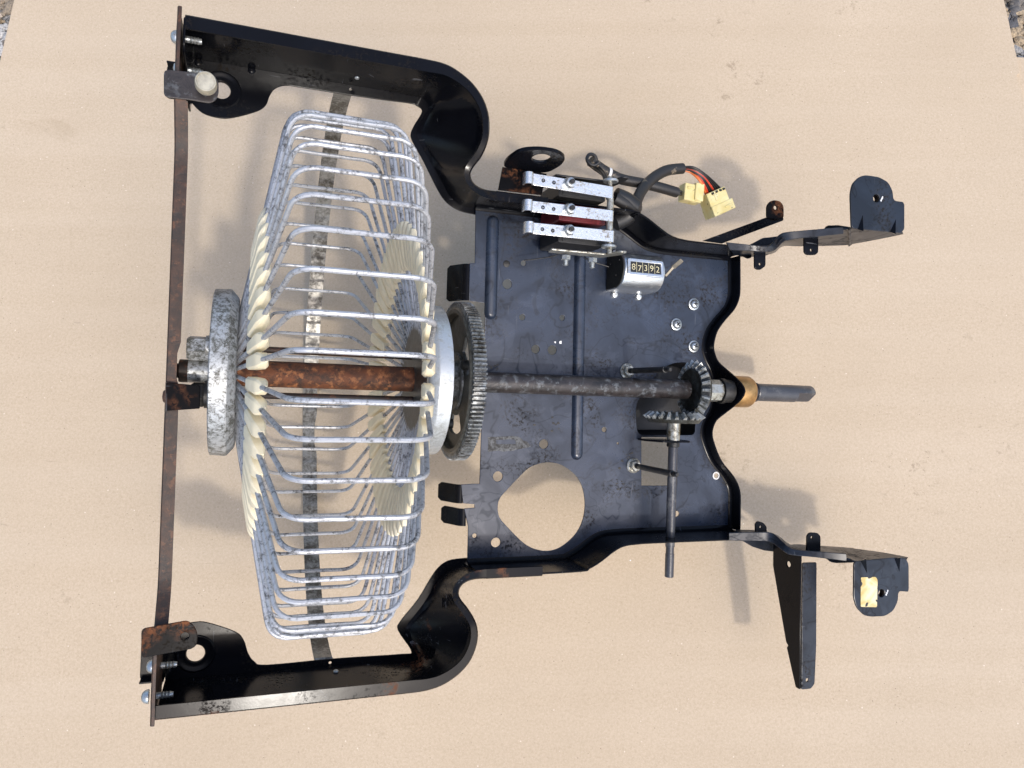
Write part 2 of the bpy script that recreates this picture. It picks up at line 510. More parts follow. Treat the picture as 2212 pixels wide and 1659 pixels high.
def screw_head(mb, o, ax, r, h, mi=0, slot='cross', washer=True, mw=0):
    ax = Vector(ax).normalized(); o = Vector(o)
    if washer: mb.lathe([(0, r * 1.32), (r * .22, r * 1.32), (r * .26, r * 1.25), (r * .26, r * .5)], o, ax, 24, mw)
    z = r * .26 if washer else 0
    mb.lathe([(z, r), (z + h * .35, r), (z + h * .75, r * .82), (z + h, r * .5), (z + h, r * .05)], o, ax, 24, mi)
    return mb

# ------------------------------------------------------------------ setting: ground, pebbles, cardboard
def top(o, label=None, cat=None, kind=None, group=None):
    if label: o['label'] = label
    if cat: o['category'] = cat
    if kind: o['kind'] = kind
    if group: o['group'] = group
    return o
mb = MB(); mb.add([(-8, -8, -.012), (8, -8, -.012), (8, 8, -.012), (-8, 8, -.012)], [(0, 1, 2, 3)])
top(mb.build('ground', 'gravel', None), kind='structure')
random.seed(4)
pb = MB()
ico = bmesh.new(); bmesh.ops.create_icosphere(ico, subdivisions=2, radius=1)
iv = [v.co.copy() for v in ico.verts]; ifc = [tuple(v.index for v in f.verts) for f in ico.faces]; ico.free()
def pebble_patch(x0, x1, y0, y1, n):
    for i in range(n):
        r = random.choice((.0015, .002, .0025, .003, .004, .006, .008)) * random.uniform(.8, 1.2)
        c = Vector((random.uniform(x0, x1), random.uniform(y0, y1), -.0115 + r * .2))
        q = Quaternion((0, 0, 1), random.uniform(0, 6.28)); sx, sy, sz = random.uniform(.8, 1.5), random.uniform(.7, 1.), random.uniform(.45, .7)
        ph = [random.uniform(0, 6.28) for _ in range(3)]
        vs_ = []
        for v in iv:
            k = 1 + .13 * math.sin(3 * v.x + ph[0]) + .1 * math.sin(4 * v.y + ph[1]) + .07 * math.sin(5 * v.z + ph[2])
            w = q @ Vector((v.x * sx * k, v.y * sy * k, v.z * sz * k)) * r
            vs_.append(c + w)
        pb.add(vs_, ifc)
pl0, pl1 = G(30, 0), G(0, 130)
pr0, pr1, pr2 = G(2169, 0), G(2195, 117), G(2204.5, 158.6)
ext = lambda p, q, k: (p[0] + (q[0] - p[0]) * k, p[1] + (q[1] - p[1]) * k)
pebble_patch(pl0[0] - .09, pl0[0] + .02, pl1[1] - .05, pl0[1] + .06, 900)
pebble_patch(pr0[0] - .02, pr0[0] + .09, pr1[1] - .02, pr0[1] + .06, 900)
top(pb.build('pebbles', 'pebble', None), label='small grey and brown pebbles beyond the cardboard edge', cat='gravel', kind='stuff')

def card(name, poly, z, label):
    me = sheet_mesh(name, poly, [], .0035, ['card'], Matrix.Translation((0, 0, z)), .0006)
    o = bpy.data.objects.new(name, me); COL.objects.link(o)
    top(o, label, 'cardboard')
c1p = G(2197, 162)
card('cardboard_sheet', [ext(pl0, pl1, 5), (-.78, -.62), (.66, -.62), (pr2[0] + .05, .10), c1p, pr2, pr1, ext(pr1, pr0, 2.6), ext(pl1, pl0, 2.2)], 0,
     'large flat brown cardboard sheet under the black mechanism')
card('cardboard_sheet', [(.45, -.50), (1.0, -.50), (1.0, pr1[1] - .03), (pr1[0], pr1[1] - .0002), (.50, pr1[1] + .004)], -.0045,
     'second brown cardboard sheet tucked under the edge of the large one')

# ------------------------------------------------------------------ chassis plate
NP = -.027                         # top of the plate
NR = .019                          # rim of its side walls
low = [(.128, -.161), (.214, -.161), (.225, -.1590), (.236, -.1535), (.248, -.1455), (.258, -.1408), (.272, -.1392), (.300, -.1388), (.405, -.1390)]
upp = [(.1247, .1570), (.250, .1570), (.262, .1560), (.274, .1510), (.286, .1440), (.297, .1385), (.310, .1360), (.330, .1355), (.394, .1362)]
low_s = spline(low, 5); upp_s = spline(upp, 5)
rim_pts = ([(.4045, -.1385), (.4043, -.118), (.4031, -.099), (.3953, -.085), (.3804, -.0694), (.3706, -.0500), (.3688, -.0400), (.3716, -.0310)]
           + [(.3770, -.0225), (.3800, -.0140), (.3806, .0), (.3800, .0140), (.3770, .0225)]
           + [(.3712, .0315), (.3676, .0410), (.3682, .0500), (.3719, .0606), (.3802, .0715), (.3904, .0826), (.3954, .0935), (.3962, .1056), (.3950, .1355)])
rim_s = spline(rim_pts, 4)
left_edge = [(.1247, .1570), (.1258, .1062), (.1210, .1057), (.1215, .0720), (.1370, .0710), (.1370, -.0905), (.1199, -.0911), (.1225, -.1080), (.1330, -.1090), (.1330, -.1120), (.1235, -.1125), (.1277, -.1285), (.1280, -.1610)]
outline = [tuple(p[:2]) for p in low_s] + [tuple(p[:2]) for p in rim_s[1:-1]] + [tuple(p[:2]) for p in upp_s[::-1]] + left_edge[1:-1]
hole_big = spline(s5(NP, (345, 1045), (352, 1000), (385, 955), (480, 855), (530, 812), (590, 790), (650, 785), (720, 805), (790, 860), (825, 920), (840, 990), (840, 1060), (820, 1140), (775, 1210), (700, 1270), (630, 1290), (560, 1280), (500, 1250), (440, 1195), (370, 1120), (350, 1085)), 3, True)
sq = fillet(s5(NP, (1165, 640), (1368, 640), (1368, 917), (1165, 917)), .001, 2)
gear_open = fillet(s5(NP, (1130, 455), (1215, 330), (1270, 255), (1340, 218), (1430, 212), (1500, 250), (1525, 330), (1510, 470), (1472, 560), (1470, 628), (1140, 628)), .008, 5)
holes = [hole_big, sq, gear_open]
def px5(x, y, r): c = s5(NP, (x, y))[0]; return circ(c, r * .00022, 18)
for x, y, r in ((560, 138, 18), (655, 143, 20), (952, 597, 11), (607, 680, 20), (345, 865, 21), (1589, 860, 14), (212, 1203, 9), (333, 1242, 20), (1366, 1078, 13), (1030, 676, 5)):
    holes.append(px5(x, y, r))
for x, y, r in ((670, 940, 14), (560, 1083, 25), (662, 1308, 16), (934, 1312, 15)):
    holes.append(circ(s4(NP, (x, y))[0], r * .000175, 18))
plate = sheet('chassis_plate', outline, holes, .0016, 'black_plate', ROOT, flat(NP), .0004)
plate['label'] = 'blue-black pressed steel base plate with round cut-out'

sweep('side_wall', [p[:2] for p in low_s], lambda i: wall_section(NP, NR), 'black', plate, 1)
sweep('side_wall', [p[:2] for p in upp_s], lambda i: wall_section(NP, NR), 'black', plate, -1)
def lobe(i):
    b = rim_s[i][1]
    k = max(0., 1 - abs(b) / .030); k = k * k * (3 - 2 * k)
    return wall_section(NP, -.0125 + .0335 * k, .0016, .0035)
sweep('end_wall', [p[:2] for p in rim_s], lobe, 'black', plate, 1)

def bead(p0, p1, w, h, name='rib'):
    p0, p1 = Vector(p0), Vector(p1); d = (p1 - p0).normalized(); a0 = math.atan2(d.y, d.x)
    rings = []
    for k in range(6):
        q = k / 5; rr = w / 2 * (1 - q * q * .75) if k else w / 2 * 1.12; z = NP + h * math.sin(q * math.pi / 2) + .0001
        rings.append([(p1.x + rr * math.cos(a0 - 1.5708 + math.pi * j / 10), p1.y + rr * math.sin(a0 - 1.5708 + math.pi * j / 10), z) for j in range(11)]
                     + [(p0.x + rr * math.cos(a0 + 1.5708 + math.pi * j / 10), p0.y + rr * math.sin(a0 + 1.5708 + math.pi * j / 10), z) for j in range(11)])
    MB().grid(rings).build(name, 'black_plate', plate)
bead(*s4(NP, (462, 660), (445, 1280)), .0105, .0042)
bead(s4(NP, (1060, 700))[0], s5(NP, (795, 735))[0], .0105, .0042)

# curled tabs on the open edge of the plate
def tab_down(b0, b1, a, length, parent, r=.004):
    prof = []
    for k in range(7):
        q = R_(62) * k / 6
        prof.append((a - r * math.sin(q) * 1.6, NP - .0008 - r * 1.6 * (1 - math.cos(q))))
    q = R_(62)
    prof.append((prof[-1][0] - math.cos(q) * length, prof[-1][1] - math.sin(q) * length))
    rings = []; m = len(prof)
    for k, (x, z) in enumerate(prof):
        ins = .0 if k < m - 1 else .0025
        if k == m - 1:
            x1, z1 = prof[-2]; xm, zm = x1 + (x - x1) * .82, z1 + (z - z1) * .82
            rings.append([(xm, b0, zm), (xm, b1, zm), (xm + .0013, b1, zm - .0007), (xm + .0013, b0, zm - .0007)])
        rings.append([(x, b0 + ins, z), (x, b1 - ins, z), (x + .0013, b1 - ins, z - .0007), (x + .0013, b0 + ins, z - .0007)])
    MB().grid(rings).build('edge_tab', 'black', parent)
tab_down(-.1080, -.0913, .1210, .022, plate)
tab_down(-.1283, -.1128, .1245, .022, plate)
tab_down(.0725, .1052, .1212, .020, plate)

# pressed recess under the bevel gears
cx_ = sum(p[0] for p in gear_open) / len(gear_open); cy_ = sum(p[1] for p in gear_open) / len(gear_open)
rings = []
for z, k in ((NP - .0015, 1.03), (NP - .006, 1.0), (NP - .018, .96), (NP - .022, .9), (NP - .022, .3)):
    rings.append([(cx_ + (x - cx_) * k, cy_ + (y - cy_) * k, z) for x, y in gear_open])
MB().grid(rings, caps=False).add([(x, y, NP - .0222) for x, y in gear_open], [tuple(range(len(gear_open)))]).build('gear_recess', 'recess', plate)

# phillips screws with washers
def cross_slot(mb, o, r, rot, mi):
    for k in (0, 1):
        q = rot + k * math.pi / 2
        mb.box(Vector(o), (r * .55 * math.cos(q), r * .55 * math.sin(q), 0), (-r * .13 * math.sin(q), r * .13 * math.cos(q), 0), (0, 0, .0004), mi)
for i, (x, y) in enumerate(((1240, 1052), (1008, 1320), (1240, 1612))):
    c = s8(NP, (x, y))[0]; mb = MB()
    screw_head(mb, (c[0], c[1], NP), (0, 0, 1), .0045, .0032)
    cross_slot(mb, (c[0], c[1], NP + .0045 * .26 + .0032), .0042, i * .7, 1)
    mb.build('screw', ['screw', 'drum'], plate)
# plugged hole and white-ringed hole
c = s4(NP, (555, 945))[0]
MB().lathe([(0, .0032), (.0006, .0031), (.0008, .0025), (.0008, .0001)], (c[0], c[1], NP), (0, 0, 1), 18).build('plug', 'stud', plate)
c = s5(NP, (1589, 860))[0]
link('washer_ring', sheet_mesh('washer_ring', circ(c, .0040), [circ(c, .0026)], .0006, ['white_chip'], flat(NP + .0005), .0001), plate)
# paint flakes
for x, y, w in ((700, 100, 10), (672, 98, 6), (1100, 1343, 4)):
    c = s5(NP, (x, y))[0]; random.seed(x)
    pl = [(c[0] + .00017 * w * random.uniform(.6, 1.5) * math.cos(k * .9), c[1] + .00017 * w * random.uniform(.6, 1.3) * math.sin(k * .9)) for k in range(7)]
    link('paint_chip', sheet_mesh('paint_chip', pl, [], .0003, ['white_chip'], flat(NP + .0003), .00005), plate)

# what is left of a glued label, and crumbs of old grease round the moving parts
rl = random.Random(11)
def ragged(pts_, amp, per=5):
    out = []
    for p, q in zip(pts_, pts_[1:] + pts_[:1]):
        for k in range(per):
            f = k / per
            out.append((p[0] + (q[0] - p[0]) * f + rl.uniform(-amp, amp), p[1] + (q[1] - p[1]) * f + rl.uniform(-amp, amp)))
    return out
link('label_residue', sheet_mesh('label_residue', ragged(s5(NP, (285, 640), (460, 635), (535, 690), (430, 720), (290, 722)), .0007), [ragged(s5(NP, (330, 655), (440, 652), (450, 678), (340, 682)), .0004, 4)], .0002, ['residue'], flat(NP + .0003), .00004), plate)
for k in range(46):
    x, y = [(rl.gauss(330, 28), rl.gauss(250, 22)), (rl.gauss(640, 60), rl.gauss(575, 28)), (rl.gauss(1100, 45), rl.gauss(745, 25)), (rl.gauss(1160, 60), rl.gauss(300, 16)), (rl.gauss(1050, 40), rl.gauss(880, 40)), (rl.gauss(1640, 12), rl.gauss(900, 40))][k % 6]
    c = s5(NP, (x, y))[0]; r = rl.uniform(.0005, .0016)
    pl = [(c[0] + r * rl.uniform(.5, 1.5) * math.cos(j * .785), c[1] + r * rl.uniform(.4, 1.1) * math.sin(j * .785)) for j in range(8)]
    link('grease_spot', sheet_mesh('grease_spot', pl, [], .0003, ['grease'], flat(NP + .0003), .0001), plate)

# standing studs with flange nuts
for (x, y) in ((.2810, .0162), (.2910, -.0745)):
    mb = MB()
    mb.lathe([(0, .0072), (.0012, .0073), (.0022, .0060), (.0022, .0052)], (x, y, NP), (0, 0, 1), 24, 1)
    mb.lathe([(.002, .0056), (.0062, .0056), (.0070, .0048), (.0070, .001)], (x, y, NP), (0, 0, 1), 6, 1, .3)
    mb.lathe([(0, .0026), (.012, .0026), (.0125, .0024), (.013, .0027), (.068, .0027), (.0685, .0030), (.0705, .0030), (.071, .0021), (.0775, .0021), (.0785, .0014), (.0785, .0001)], (x, y, NP), (0, 0, 1), 14, 0)
    mb.build('stud', ['stud', 'hub'], plate)

# ------------------------------------------------------------------ support arms
NF, NT_ = -.030, .040
up_out = [(-.1115, .2505), (-.06, .2503), (0, .2502), (.060, .2503), (.0762, .2494), (.0881, .2453), (.1004, .2373), (.1098, .2258), (.1146, .2120), (.1147, .1959), (.1108, .1823), (.1040, .1716), (.1030, .1670), (.1060, .1625), (.1120, .1598), (.125, .1590), (.15, .1590), (.1740, .1592)]
lo_out = [(-.1140, -.2440), (-.06, -.2440), (0, -.2440), (.066, -.2442), (.0800, -.2434), (.0930, -.2400), (.1060, -.2322), (.1150, -.2215), (.1195, -.2070), (.1180, -.1940), (.1120, -.1830), (.1055, -.1745), (.1050, -.1700), (.1080, -.1660), (.1140, -.1636), (.127, -.1630), (.15, -.1630), (.1800, -.1632)]
up_in = spline(s1(NF, (370, 570), (430, 625), (520, 652), (600, 650), (730, 615), (780, 580), (800, 530), (830, 490), (890, 472), (1000, 487), (1200, 518), (1400, 548), (1570, 570), (1615, 585), (1643, 615), (1600, 690), (1580, 740), (1592, 785), (1650, 890), (1730, 1050), (1780, 1120), (1850, 1165), (1940, 1187)), 4)
lo_in = spline(s3(NF, (250, 820), (300, 740), (370, 700), (440, 685), (500, 687), (630, 730), (670, 770), (690, 830), (720, 870), (780, 885), (1100, 855), (1400, 835), (1450, 822), (1388, 725), (1400, 680), (1480, 580), (1560, 450), (1620, 400), (1700, 387)), 4)

up_cr = sA(NF, (200, 290), (245, 302), (277, 340), (276, 368), (260, 394), (232, 445), (220, 485), (238, 535), (290, 630), (325, 690), (352, 740), (385, 800), (440, 845), (500, 856))
lo_cr = sB(NF, (190, 684), (240, 664), (236, 634), (212, 590), (184, 545), (172, 505), (190, 468), (250, 393), (300, 320), (335, 262), (365, 220), (400, 185), (445, 162), (495, 156))
up_S = [(.060, .2503), (.0762, .2494), (.0881, .2453), (.1004, .2373), (.1098, .2258), (.1146, .2120), (.1147, .1959), (.1108, .1823), (.1040, .1716), (.1030, .1670), (.1060, .1625), (.1120, .1598), (.1200, .1590), (.1280, .1590)]
lo_S = [(.066, -.2442), (.0800, -.2434), (.0930, -.2400), (.1060, -.2322), (.1150, -.2215), (.1195, -.2070), (.1180, -.1940), (.1120, -.1830), (.1055, -.1745), (.1050, -.1700), (.1080, -.1660), (.1140, -.1636), (.1220, -.1630), (.1300, -.1630)]
up_tail, lo_tail = [(.142, .1590), (.158, .1591), (.1740, .1592)], [(.146, -.1630), (.163, -.1631), (.1800, -.1632)]

def build_arm(S, CR, a_end, inner, side, label, tail, ear_c, small, mat):
    """channel: lip on the outer edge, a web that turns from upright to a dished slope in the bend, flat inner flange"""
    b0 = S[0][1]; sg = 1 if b0 > 0 else -1
    O = [(a_end + (S[0][0] - a_end) * k / 8, b0) for k in range(8)] + S
    C = [(a, b0 - sg * .0012) for a, b in O[:8]] + [(p[0], p[1]) for p in CR]
    C[7] = (C[7][0], C[7][1]); nS = len(S)
    nt = [NT_] * 8 + [NT_ if k < 7 else NT_ + (NR + .004 - NT_) * min(1, (k - 6) / 6) for k in range(nS)]
    w = [.0105] * 8 + [max(.0058, .0105 - .0008 * k) if k < 10 else .0058 + .0008 * (k - 10) for k in range(nS)]
    sag = [0] * 8 + [min(1, k / 3) * (1 if k < 9 else max(.2, 1 - (k - 8) / 6)) for k in range(nS)]
    st = [(Vector((*o, 0)), Vector((*c, 0)), n, ww, sg_) for o, c, n, ww, sg_ in zip(O, C, nt, w, sag)]
    per = 4
    Os = spline([(*o, n) for o, n in zip(O, nt)], per); Cs = spline([(*c, NF) for c in C], per)
    Ws = spline([(a, b, 0) for a, b in zip(w, sag)], per)
    rings = []; t_ = .0016; inC = []
    for i in range(len(Os)):
        o, c = Vector(Os[i]), Vector(Cs[i]); ww, sgv = Ws[i][0], Ws[i][1]
        p0, p1 = Vector(Os[max(i - 1, 0)]), Vector(Os[min(i + 1, len(Os) - 1)])
        d = (p1 - p0); d.z = 0; d.normalize(); inn = Vector((-d.y, d.x, 0)) * side
        n_ = o.z
        tp = o + inn * t_ + Vector((0, 0, -t_))
        tc_ = Vector(Cs[min(i + 1, len(Cs) - 1)]) - Vector(Cs[max(i - 1, 0)]); tc_.z = 0; tc_.normalize(); oc = Vector((-tc_.y, tc_.x, 0)) * side
        inC.append(oc)
        web = []
        for f in (.0, .18, .38, .60, .82, 1.):
            p = tp.lerp(c + oc * .0014 + Vector((0, 0, .0004)), f)
            p = p - Vector((0, 0, 1)) * (math.sin(f * math.pi) ** .8) * .016 * sgv
            if p.z < NF + .0004: p.z = NF + .0004
            web.append(p)
        rings.append([o + inn * ww, o + inn * .0016, o + Vector((0, 0, -.0016)) + inn * .0001, o.lerp(c, .5) - inn * .0004 - Vector((0, 0, .009)) * sgv, c - Vector((0, 0, .0013)) - inn * .0004]
                     + web[::-1] + [o + inn * ww + Vector((0, 0, -t_))])
    fl = []
    for o, c, k in zip(Os, Cs, inC):
        e = .0024 if (Vector(o).to_2d() - Vector(c).to_2d()).length > .008 else .0010
        fl.append((c[0] - k.x * e, c[1] - k.y * e))
    e0, e1 = fl[-1], inner[-1]
    poly = fl + [(e0[0] + .009, e0[1] + sg * .002), (e1[0] + .009, e1[1])] + [tuple(p[:2]) for p in inner[::-1]] + [(a_end, b0 - sg * .040)]
    ar = sheet('support_arm', poly, [circ(ear_c, .0070, 24)] + [circ(c, r, 12) for c, r in small], t_, 'black', ROOT, flat(NF), .0004)
    ar['label'] = label
    MB().lathe([(-.0004, .0150), (.0004, .0140), (.0004, .0132), (-.0003, .0118), (-.0003, .0074), (-.0016, .0068), (-.0032, .0068)], (ear_c[0], ear_c[1], NF + .0006), (0, 0, 1), 28, caps=False).build('ear_hole_rim', 'black', ar)
    MB().grid(rings).build('channel_web', mat, ar)
    # tongue of the lip lapped along the wall of the plate
    tl = spline([S[-1]] + tail, 4); n2 = NR + .004
    sweep('lip_tongue', [p[:2] for p in tl], lambda i: [(0, n2 - .0012), (.0010, n2), (.0082, n2), (.0086, n2 - .0008), (.0082, n2 - .0016), (.0016, n2 - .0020), (.0016, n2 - .012), (0, n2 - .012)], mat, ar, side)
    return ar

earU = s1(NF, (533, 497))[0]
earL = s3(NF, (445, 832))[0]
armU = build_arm(up_S, up_cr, -.1115, up_in, -1, 'black channel arm carrying the knurled thumb screw', up_tail, earU, [((.012, .244), .0012)], 'black')
armL = build_arm(lo_S, lo_cr, -.1140, lo_in, 1, 'black channel arm with scuffed lip and rusty end tab', lo_tail, earL, [((.012, -.240), .0012)], 'black_worn')

# pressed dimples along the crease
for par, fn, pts_ in ((armU, s1, ((405, 345), (700, 388))), (armL, s3, ((335, 968), (600, 945)))):
    for x, y in pts_:
        c = fn(NF, (x, y))[0]
        MB().lathe([(-.0004, .0034), (.0003, .0029), (.0009, .0016), (.0011, .0002)], (c[0], c[1], NF), (0, 0, 1), 18).build('dimple', 'black', par)

# end flanges and floor extensions past the cross strap
for par, sg, b1, a0 in ((armU, 1, .2505, -.1125), (armL, -1, -.2440, -.1150)):
    w = .046
    fr = frame3((a0, b1, 0), (0, -sg, 0), (0, 0, 1))
    MBo = [( .002, NF), (w, NF), (w, NF + .012), (w * .62, .040 * .4), (.026, NT_ - .004), (.022, NT_), (.004, NT_), (.0005, NT_ - .004)]
    sheet('end_flange', fillet(MBo, .003), [], .0016, 'black', par, fr)
    # dark floor tongue beyond the strap
    y0, y1 = (.2120, .2380) if sg > 0 else (-.2390, -.2080)
    lo, hi = min(y0, y1), max(y0, y1)
    tong = fillet([(a0 - .0165, lo), (a0 + .002, lo), (a0 + .002, hi), (a0 - .0165, hi)], .003)
    sheet('end_tongue', tong, [], .0016, 'black', par, flat(NF + .004))
    hy = hi if sg > 0 else lo
    MB().box((a0 - .0075, hy - sg * .0008, NF + .0080), (.0085, 0, 0), (0, .0008, 0), (0, 0, .0045), 0, .0004).build('end_tongue_lip', 'black', par)
    # two dome screws through strap and flange
    for k, (bb, nn) in enumerate(((b1 - sg * .0105, .022), (b1 - sg * .0235, -.002))):
        mb = MB()
        mb.lathe([(0, .0050), (.0012, .0050), (.0030, .0043), (.0044, .0028), (.0050, .0002)], (a0 - .0048, bb, nn), (-1, 0, 0), 20)
        mb.lathe([(0, .0024), (.003, .0024)] + [(.003 + .0011 * j + .0005 * (j % 2), .0026 if j % 2 else .0022) for j in range(7)] + [(.0112, .0020), (.0112, .0001)], (a0, bb, nn), (1, 0, 0), 14)
        mb.build('dome_screw', 'screw', par)

# through bolts that carry the spring strip
for par, sg, b1 in ((armU, 1, .2505), (armL, -1, -.2440)):
    mb = MB(); o = (.0130, b1, .0005); ax = (0, sg, 0)
    mb.lathe([(0, .0085), (.0015, .0085), (.0016, .0070), (.0028, .0068), (.0030, .0058), (.0040, .0058)], o, ax, 24)
    if sg < 0: mb.lathe([(.004, .0048), (.0085, .0048), (.0105, .0036), (.0115, .0001)], o, ax, 16)
    mb.build('strip_bolt', 'screw', par)
    MB().lathe([(0, .0020), (.0016, .0020), (.0022, .0012), (.0022, .0001)], (.0150, b1 - sg * .0018, -.0135), (0, -sg, .3), 12).build('rivet', 'screw', par)

# spring strip looping beneath the wheel from arm to arm
pth = []
for k in range(41):
    q = math.pi * k / 40
    pth.append((.0035 + .003 * abs(math.cos(q)), .003 + .2400 * math.cos(q), -.034 - .2165 * math.sin(q) ** .9))
zmin = min((C0 + FRAME @ Vector(p)).z for p in pth)
k_ = 1 + (zmin - .0012) / .2165 / N0.z             # deep enough to rest on the cardboard
pth = [(x, y, -.034 + (z + .034) * k_) for x, y, z in pth]
pth = [(.0085, .2450, -.0327)] + pth + [(.0085, -.2395, -.0327)]
rings = []
for i, p in enumerate(pth):
    p = Vector(p); t_ = (Vector(pth[min(i + 1, len(pth) - 1)]) - Vector(pth[max(i - 1, 0)])); t_.x = 0; t_.normalize()
    nn = Vector((0, -t_.z, t_.y)) * .0007; w = Vector((.0074, 0, 0))
    rings.append([p - w - nn, p + w - nn, p + w + nn, p - w + nn])
st = MB().grid(rings).build('spring_strip', 'strip', ROOT)
st['label'] = 'flat spring steel strip looping beneath the wire wheel'

# ------------------------------------------------------------------ cross strap with tabs and bearing clamp
AS = -.1148                        # plane of the strap
def strap_top(b):
    b = b - .002
    e = abs(b)
    k = min(1, max(0, (e - .150) / .045)); k = k * k * (3 - 2 * k)
    return .028 + .018 * k
bs = [(.2530 - .4990 * k / 60) for k in range(61)]
rings = []
for b in bs:
    nt = strap_top(b); e = abs(b - .003)
    w = .0075 if .016 < e < .185 else (.0055 if e <= .016 else .0014)
    if e > .185: w = .0014
    lo_ = -.010 if e < .19 else -.016
    if e > .235: nt = .044
    rings.append([(AS, b, lo_), (AS - .0015, b, lo_ + .001), (AS - .0015, b, nt - .0015), (AS - .0005, b, nt), (AS + w, b, nt), (AS + w, b, nt - .0014), (AS, b, nt - .0018)])
strap = MB().grid(rings).build('cross_strap', 'rust_strap', ROOT)
strap['label'] = 'rusty brown steel strap across the ends of both arms'
nt_ = .047
t1 = fillet(s2a(nt_, (428, 765), (428, 1070), (740, 1105), (935, 1140), (1000, 1110), (1035, 1040), (1035, 900), (980, 830), (780, 800)), .0035)
sheet('strap_tab', t1, [], .0016, 'oiled', strap, flat(nt_))
t2 = fillet(s3a(nt_, (215, 385), (830, 272), (925, 350), (968, 470), (950, 600), (890, 650), (215, 775)), .0030)
hc = s3a(nt_, (795, 482))[0]
sheet('strap_tab', t2, [circ(hc, .0027, 16)], .0016, 'black_rusty', strap, flat(nt_))
# knurled thumb screw
c = s2a(.058, (895, 925))[0]
mb = MB(); kn = []
for j in range(72):
    pass
mb.lathe([(-.013, .0026), (-.002, .0026)], (c[0], c[1], .058), (0, 0, 1), 12, 0)
rings = []
for z, r, kk in ((-.0035, .0062, 0), (-.003, .0070, 1), (.0035, .0070, 1), (.0045, .0066, 0), (.0045, .0058, 0), (.0040, .0054, 0), (.0040, .0002, 0)):
    rings.append([(c[0] + (r + (.00022 if (j % 2 and kk) else 0)) * math.cos(2 * math.pi * j / 96), c[1] + (r + (.00022 if (j % 2 and kk) else 0)) * math.sin(2 * math.pi * j / 96), .058 + z) for j in range(96)])
mb.grid(rings)
mb.build('thumb_screw', 'brass', strap)
# clamp over the strap holding the bearing
q = s2(.0315, (97, 950), (303, 968), (300, 1108), (95, 1122))
sheet('bearing_clamp', fillet(q, .0008, 2), [], .0018, 'black_rusty', strap, flat(.0315))
a_, b_ = s2(.018, (100, 1035))[0]
mb = MB(); mb.box((a_ + .0010, b_, .019), (.0009, 0, 0), (0, .0105, 0), (0, 0, .0115)); mb.build('clamp_leg', 'rust_strap', strap)
mb = MB(); mb.lathe([(0, .0050), (.0015, .0050), (.0030, .0040), (.0038, .0002)], (a_ + .0002, b_, .012), (-1, 0, 0), 16); mb.build('clamp_screw', 'rust_strap', strap)

# ------------------------------------------------------------------ record wheel
RW = .1958
X = (1, 0, 0)
wheel = MB().lathe([(-.072, .0102), (.072, .0102)], (0, 0, 0), X, 28).build('record_wheel', 'rust', ROOT)
wheel['label'] = 'wire record wheel with ivory clips on a rusty axle'
disc = [(-.0870, .012), (-.0870, .0610), (-.0862, .0628), (-.0760, .0636), (-.0745, .0632), (-.0700, .0580), (-.0690, .0560), (-.0690, .0100)]
MB().lathe(disc, (0, 0, 0), X, 72).build('hub_disc', 'zinc', wheel)
MB().lathe([(-h, r * .985) for h, r in disc], (0, 0, 0), X, 72).build('hub_disc', 'zinc_clean', wheel)
MB().lathe([(.0672, .0110), (.0672, .0540), (.0688, .0540)], (0, 0, 0), X, 48).build('hub_face', 'gear', wheel)
for (bb, nn, r) in ((.0190, -.006, .0026), (-.0168, .004, .0026), (.002, -.024, .0026)):
    MB().tube([(-.072, bb, nn), (.072, bb, nn)], r, 12).build('tie_rod', 'rust_dark', wheel)
MB().lathe([(-.1040, .0083), (-.1035, .0087), (-.0870, .0087)], (0, 0, 0), X, 28).build('bearing_collar', 'zinc', wheel)
MB().lathe([(-.1100, .0082), (-.1095, .0086), (-.1035, .0086)], (0, 0, 0), X, 28).build('bearing_collar', 'rust_dark', wheel)
MB().lathe([(-.1170, .0055), (-.1090, .0055)], (0, 0, 0), X, 20).build('axle_end', 'rust_dark', wheel)
for (bb, nn, m_, a1) in ((.0170, .0085, 'zinc', -.1045), (-.0175, .006, 'stud', -.101)):
    mb = MB(); mb.lathe([(a1, .0080), (a1 + .002, .0094), (-.0925, .0094), (-.0915, .0088)], (0, bb, nn), X, 6, 0, .25)
    mb.lathe([(-.0915, .0100), (-.0870, .0100)], (0, bb, nn), X, 20)
    mb.build('hub_bolt', m_, wheel)

